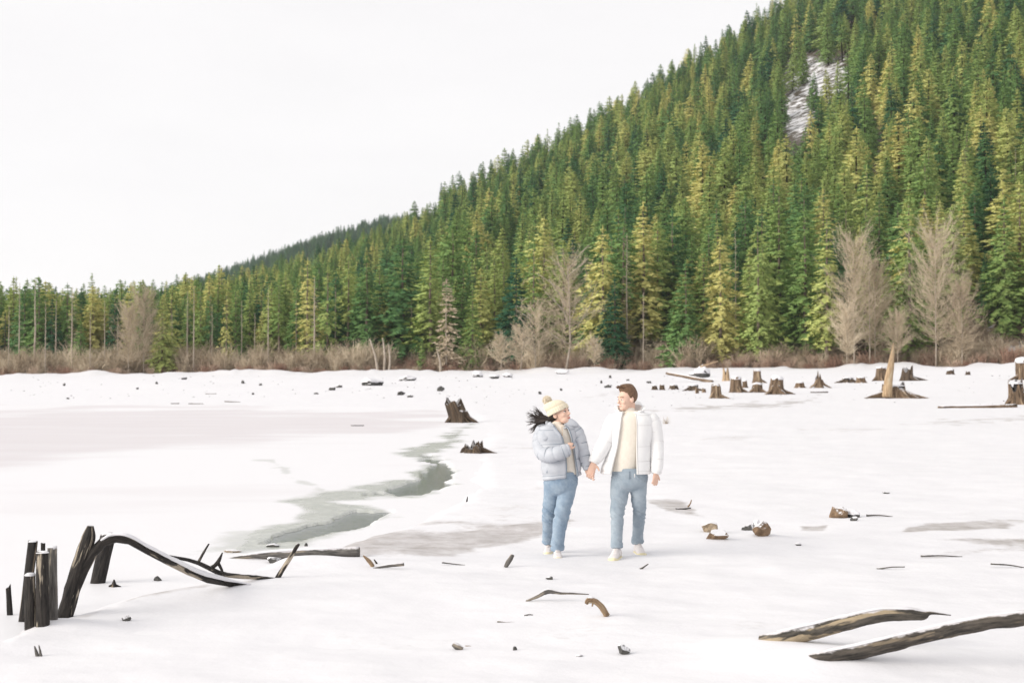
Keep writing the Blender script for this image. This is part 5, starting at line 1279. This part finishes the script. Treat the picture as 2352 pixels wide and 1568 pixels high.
# ---- the woman in the grey-blue jacket
PW = G(1300, 1272); base = np.array([PW[0], PW[1], 0.0]); base[2] = float(ground_z(base[:1], base[1:2])[0])
wom = empty('person', base); tag(wom, 'woman in grey-blue puffer jacket, cream bobble hat and blue jeans, black hair blowing', 'person', 'couple walking hand in hand')
RW = roty(math.radians(-13)) @ rotz(math.radians(52)) @ rotx(math.radians(-4)); oW = pz(438, 350, 0.0); kW = 1.12
body = head(RW, oW, kW, True) + [
    limb([(428, 385, .02, 36), (420, 420, .02, 36), (417, 460, .02, 36)], .95), limb([(418, 470, .01, 40), (418, 510, .01, 78), (430, 600, 0, 85), (445, 760, 0, 90), (445, 880, 0, 110), (440, 950, 0, 105)], .68),
    limb([(378, 900, .02, 56), (362, 1100, .12, 44), (352, 1200, .24, 30), (350, 1300, .38, 22), (349, 1380, .45, 24)], .9), limb([(500, 900, 0, 56), (470, 1080, -.01, 46), (447, 1180, 0, 34), (430, 1300, 0, 24), (418, 1420, .02, 24)], .9),
    limb([(300, 480, 0, 36), (278, 560, .0, 36), (290, 660, -.07, 32), (360, 678, -.15, 28), (440, 660, -.195, 25), (508, 637, -.2, 22)], .9), limb([(548, 480, 0, 36), (598, 570, 0, 33), (632, 690, -.03, 28), (655, 790, -.05, 22)], .9)]
body += hand(pz(510, 636, -.20), pz(520, 592, -.17), (-.15, -.95, .1), .058, .9, .05, thumb=1, k=.85)
hw_ = [limb([(652, 785, -.05, 22), (664, 812, -.055, 27), (684, 838, -.06, 26), (700, 850, -.07, 20)], .6)]
for (x0, y0, x1, y1) in ((712, 812, 692, 822), (708, 830, 686, 842), (706, 852, 690, 862), (708, 872, 694, 878)):
    q = cr_spline(np.array([pz(x0 - 12, y0 + 2, -.065), pz(x0, y0, -.11), pz((x0 + x1) / 2, (y0 + y1) / 2 - 2, -.132), pz(x1, y1, -.128)]), 9); hw_.append(tube(q, np.linspace(.0092, .0085, 9), n=9))
body += hw_
part('body', remesh(body, .0045, 3), C_SKIN, wom, base)
face(RW, oW, kW, wom, base, C_BROW, True)
part('sweater', remesh([limb([(419, 424, .012, 42), (420, 450, .01, 54), (428, 490, 0, 92), (450, 600, 0, 106), (478, 720, 0, 100), (500, 815, 0, 92), (502, 832, 0, 91)], .72, 28), limb([(419, 420, .015, 38), (420, 446, .012, 44)], .95)], .007, 4, lambda v: .003 * fbm(v[:, 0] * 9, v[:, 1] * 9, v[:, 2] * 7, 3)), C_CREAM, wom, base)
nk = [pz(398, 452, -.06), pz(430, 490, -.112), pz(453, 520, -.125), pz(458, 500, -.118), pz(452, 455, -.065)]
part('necklace', join(tube(cr_spline(np.array(nk), 18), .0018, n=5), ell(pz(455, 524, -.128), (.007, .003, .008), sub=2)), C_GOLD, wom, base)
jz = [(base[2] + .46, .17, .010), (base[2] + .10, .09, .012), (base[2] + .80, .06, .007)]
jeans = part('jeans', remesh([limb([(447, 808, 0, 124), (446, 870, 0, 131), (442, 930, 0, 124), (438, 970, 0, 95), (436, 1000, 0, 45)], .72, 28),
    limb([(378, 890, .02, 66), (370, 1000, .06, 60), (360, 1100, .12, 57), (354, 1200, .24, 53), (350, 1290, .37, 48), (349, 1345, .44, 47), (349, 1368, .45, 48)], .95, 24),
    limb([(508, 880, 0, 70), (490, 980, -.01, 67), (468, 1080, -.02, 60), (447, 1180, 0, 56), (432, 1280, 0, 52), (420, 1360, .01, 49), (418, 1405, .02, 50), (418, 1428, .02, 51)], .95, 24)], .006, 8, folds(1.2, jz)), C_JW, wom, base)
part('outer_seam', join(tube(np.array([pz(566, 850, -.03), pz(548, 960, -.03), pz(516, 1110, -.04), pz(478, 1280, -.02), pz(462, 1410, 0)]), .004, n=6)), C_ZIPB, jeans, base)
jl = [(440, 420, 84, 392, 462, .10), (466, 416, 138, 404, 490, .12), (540, 414, 150, 444, 520, .14), (640, 428, 152, 466, 540, .145), (760, 446, 150, 476, 558, .145), (835, 453, 148, 476, 570, .14), (860, 453, 144, 474, 572, .134)]
sh, outer = shell(jl, nq=5, quilt=.018, shear=.14)
jk = part('jacket', sh, C_BLUE, wom, base)
SL = [(304, 464, 0, 46), (286, 530, .02, 57), (284, 600, 0, 60), (304, 662, -.08, 59), (355, 682, -.15, 57), (428, 664, -.2, 55), (488, 643, -.205, 51), (515, 635, -.2, 42)]; sv = part('sleeve', limb(SL, .9, 24, 120, .055, 9), C_BLUE, jk, base); part('stitching', rings(SL, .9, 9, .0026), C_ZIPB, jk, base)
SL = [(540, 462, 0, 44), (572, 510, 0, 56), (604, 600, 0, 52), (628, 690, -.025, 47), (646, 752, -.04, 41), (658, 796, -.05, 30)]; sv = part('sleeve', limb(SL, .95, 24, 110, .06, 8), C_BLUE, jk, base); part('stitching', rings(SL, .95, 8, .0026), C_ZIPB, jk, base)
col, _ = shell([(392, 420, 92, 352, 492, .115), (420, 420, 90, 372, 480, .11), (450, 420, 88, 394, 466, .105), (470, 418, 100, 402, 488, .11)], nq=1, quilt=.014, rows=20, thick=.028, drop=.055)
part('collar', col, C_BLUE, jk, base)
part('hood', remesh([limb([(270, 470, .06, 26), (300, 455, .09, 44), (350, 440, .14, 50), (410, 432, .16, 46), (470, 436, .14, 36)], .8), limb([(292, 470, -.02, 34), (318, 500, -.09, 44), (328, 545, -.125, 34), (335, 562, -.13, 22)], .35), limb([(350, 430, -.04, 22), (385, 470, -.10, 24), (430, 520, -.13, 16), (446, 545, -.14, 8)], .6),
     limb([(470, 430, -.03, 26), (505, 420, -.06, 32), (545, 432, -.07, 27), (582, 448, -.07, 14)], .35)], .008, 4), C_BLUE, jk, base)
part('zip', join(zip_along(outer[2:, 0], .005), zip_along(outer[2:, -1], .0045)), C_ZIPB, jk, base)
part('stitching', join(*[tube(np.array([outer[r_, j] for j in range(56)]), .0024, n=5) for r_ in (9, 18, 26, 35)]), C_ZIPB, jk, base)
part('pocket', tube(np.array([pz(352, 745, -.118), pz(344, 785, -.12), pz(336, 820, -.115)]), .006, n=6), C_ZIPB, jk, base)
shoe(pz(418, 1432, .02), (.02, -1), .27, wom, base, k=.95); shoe(pz(352, 1400, .45), (-.12, -1), .27, wom, base, lift=.012, k=.9)
# bobble hat: ribbed dome slouching back, folded cuff
ax = np.array([-.42, .10, .90]); ax /= np.linalg.norm(ax); e1 = np.array([.9, 0, .42]); e1 -= ax * e1.dot(ax); e1 /= np.linalg.norm(e1); e2 = np.cross(ax, e1); c0 = pz(431, 350, .0); HK = 1.17
prof = [(.012, .092, 0), (.006, .097, 0), (.012, .102, 0), (.030, .103, 0), (.048, .100, 0), (.054, .095, 0), (.056, .092, -.002), (.075, .093, -.010), (.098, .082, -.022), (.115, .063, -.034), (.126, .040, -.044), (.131, .012, -.050)]
q = cr_spline(np.array(prof), 44); n = 192; th = np.linspace(0, 2 * math.pi, n, endpoint=False); V = []
for i, (h, r, sh_) in enumerate(q * HK):
    rb_ = 1 + (.030 if i > 22 else .014) * np.cos(28 * th) * min(1, r / .05); V.append(c0 + ax * h + e1 * sh_ + (np.cos(th) * r * rb_)[:, None] * e1 + (np.sin(th) * r * .93 * rb_)[:, None] * e2)
V = np.concatenate(V); f = [tuple(x) for x in grid_faces(len(q), n, True)] + [tuple(range((len(q) - 1) * n, len(q) * n))]
hat = part('bobble_hat', (V, f), C_BEANIE, wom, base)
pc = pz(338, 252, .02); rgp = np.random.RandomState(8); T = list(ell((0, 0, 0), (.042, .042, .042), sub=2)[0][np.array(ICO[2][1]).ravel()])
for i in range(2600):
    d = rgp.normal(0, 1, 3); d /= np.linalg.norm(d); w_ = np.cross(d, rgp.normal(0, 1, 3)); w_ = w_ / np.linalg.norm(w_) * .003; T += [d * .028 - w_, d * .028 + w_, d * rgp.uniform(.046, .058) + rgp.normal(0, .003, 3)]
T = np.array(T) + pc; part('pompom', (T, np.arange(len(T)).reshape(-1, 3).tolist()), C_POM, hat, base, False)
# hair: under the hat and streaming to the side
st = [ell((0, .022, .018), (.081, .094, .092), RW, oW, kW)]
v, f = ICO[4]; hv = v * np.array([.081, .101, .100]) + np.array([0, .022, .014]); hl = np.interp(hv[:, 1], [-.08, -.045, -.02, .01, .05, .12], [.075, .045, .012, -.012, -.085, -.095])
ctr = np.array([0, .022, .01]); hv = np.where((hv[:, 2] < hl)[:, None], ctr + (hv - ctr) * .76, hv)
hair = part('hair', ((hv * kW) @ RW.T + oW, f), C_HAIRW, wom, base)
sg = []
LOCKS = [((222, 308), (300, 372), 1.0), ((178, 332), (285, 385), 1.0), ((166, 356), (270, 398), 1.2), ((172, 392), (265, 408), .9), ((162, 436), (255, 420), .8), ((188, 497), (268, 442), 1.0), ((208, 470), (285, 432), .8), ((248, 332), (315, 378), .8), ((325, 322), (345, 372), .4), ((205, 415), (280, 415), 1.0), ((228, 352), (300, 392), 1.0)]
for (tx, ty), (mx_, my_), wt in LOCKS:
    jx, jd = rgp.normal(0, 6), .05 + rgp.normal(0, .03)
    for i in range(int(15 * wt)):
        y0 = 378 + 48 * rgp.rand(); x0 = 398 - 20 * rgp.rand() + (y0 - 372) * .25; a_ = rgp.normal(0, 1); b_ = rgp.normal(0, 1)
        ex = tx + abs(rgp.normal(0, 22)); ey = ty + rgp.normal(0, 10) + (ex - tx) * .2
        P = [np.r_[pz(x0, y0, .03 + rgp.normal(0, .02)), .0062], np.r_[pz(x0 * .6 + mx_ * .4, y0 * .3 + 412 * .45 + my_ * .25 + b_ * 3, jd), .0066], np.r_[pz(mx_ + jx + a_ * 5, my_ + b_ * 6, jd + .02), .005], np.r_[pz(mx_ * .42 + ex * .58 + a_ * 4, my_ * .42 + ey * .58 + b_ * 8 + rgp.normal(0, 4), jd + .03), .0032], np.r_[pz(ex, ey, jd + .04), .0006]]
        q = cr_spline(np.array(P), 18); ss = np.linspace(0, 1, 18); ph_ = rgp.rand() * 6; q[:, 2] += .010 * ss ** 2 * np.sin(ph_ + ss * rgp.uniform(4, 10)); sg.append(tube(q[:, :3], np.maximum(q[:, 3] * rgp.uniform(.4, 1.0), .0006), n=5))
part('strands', join(*sg), C_HAIRW, hair, base)

# ------------------------------------------------------------------ air between the lake and the far hill
hz = bpy.data.materials.new('haze'); hz.use_nodes = True; hz.node_tree.nodes.clear()
pv = N(hz.node_tree, 'ShaderNodeVolumePrincipled'); ho = N(hz.node_tree, 'ShaderNodeOutputMaterial')
pv.inputs['Color'].default_value = (0.93, 0.96, 1.0, 1); pv.inputs['Density'].default_value = 0.00006; pv.inputs['Anisotropy'].default_value = 0.2
hz.node_tree.links.new(pv.outputs[0], ho.inputs['Volume'])
bx = [(x, y, z) for x in (-3400, 3400) for y in (-3400, 3400) for z in (-40.0, 480.0)]
tag(obj('haze', mesh('haze', bx, [(0, 1, 3, 2), (4, 6, 7, 5), (0, 4, 5, 1), (2, 3, 7, 6), (0, 2, 6, 4), (1, 5, 7, 3)], [hz], False)), 'thin pale air in front of the far hill', kind='stuff')
S.cycles.volume_bounces = 1
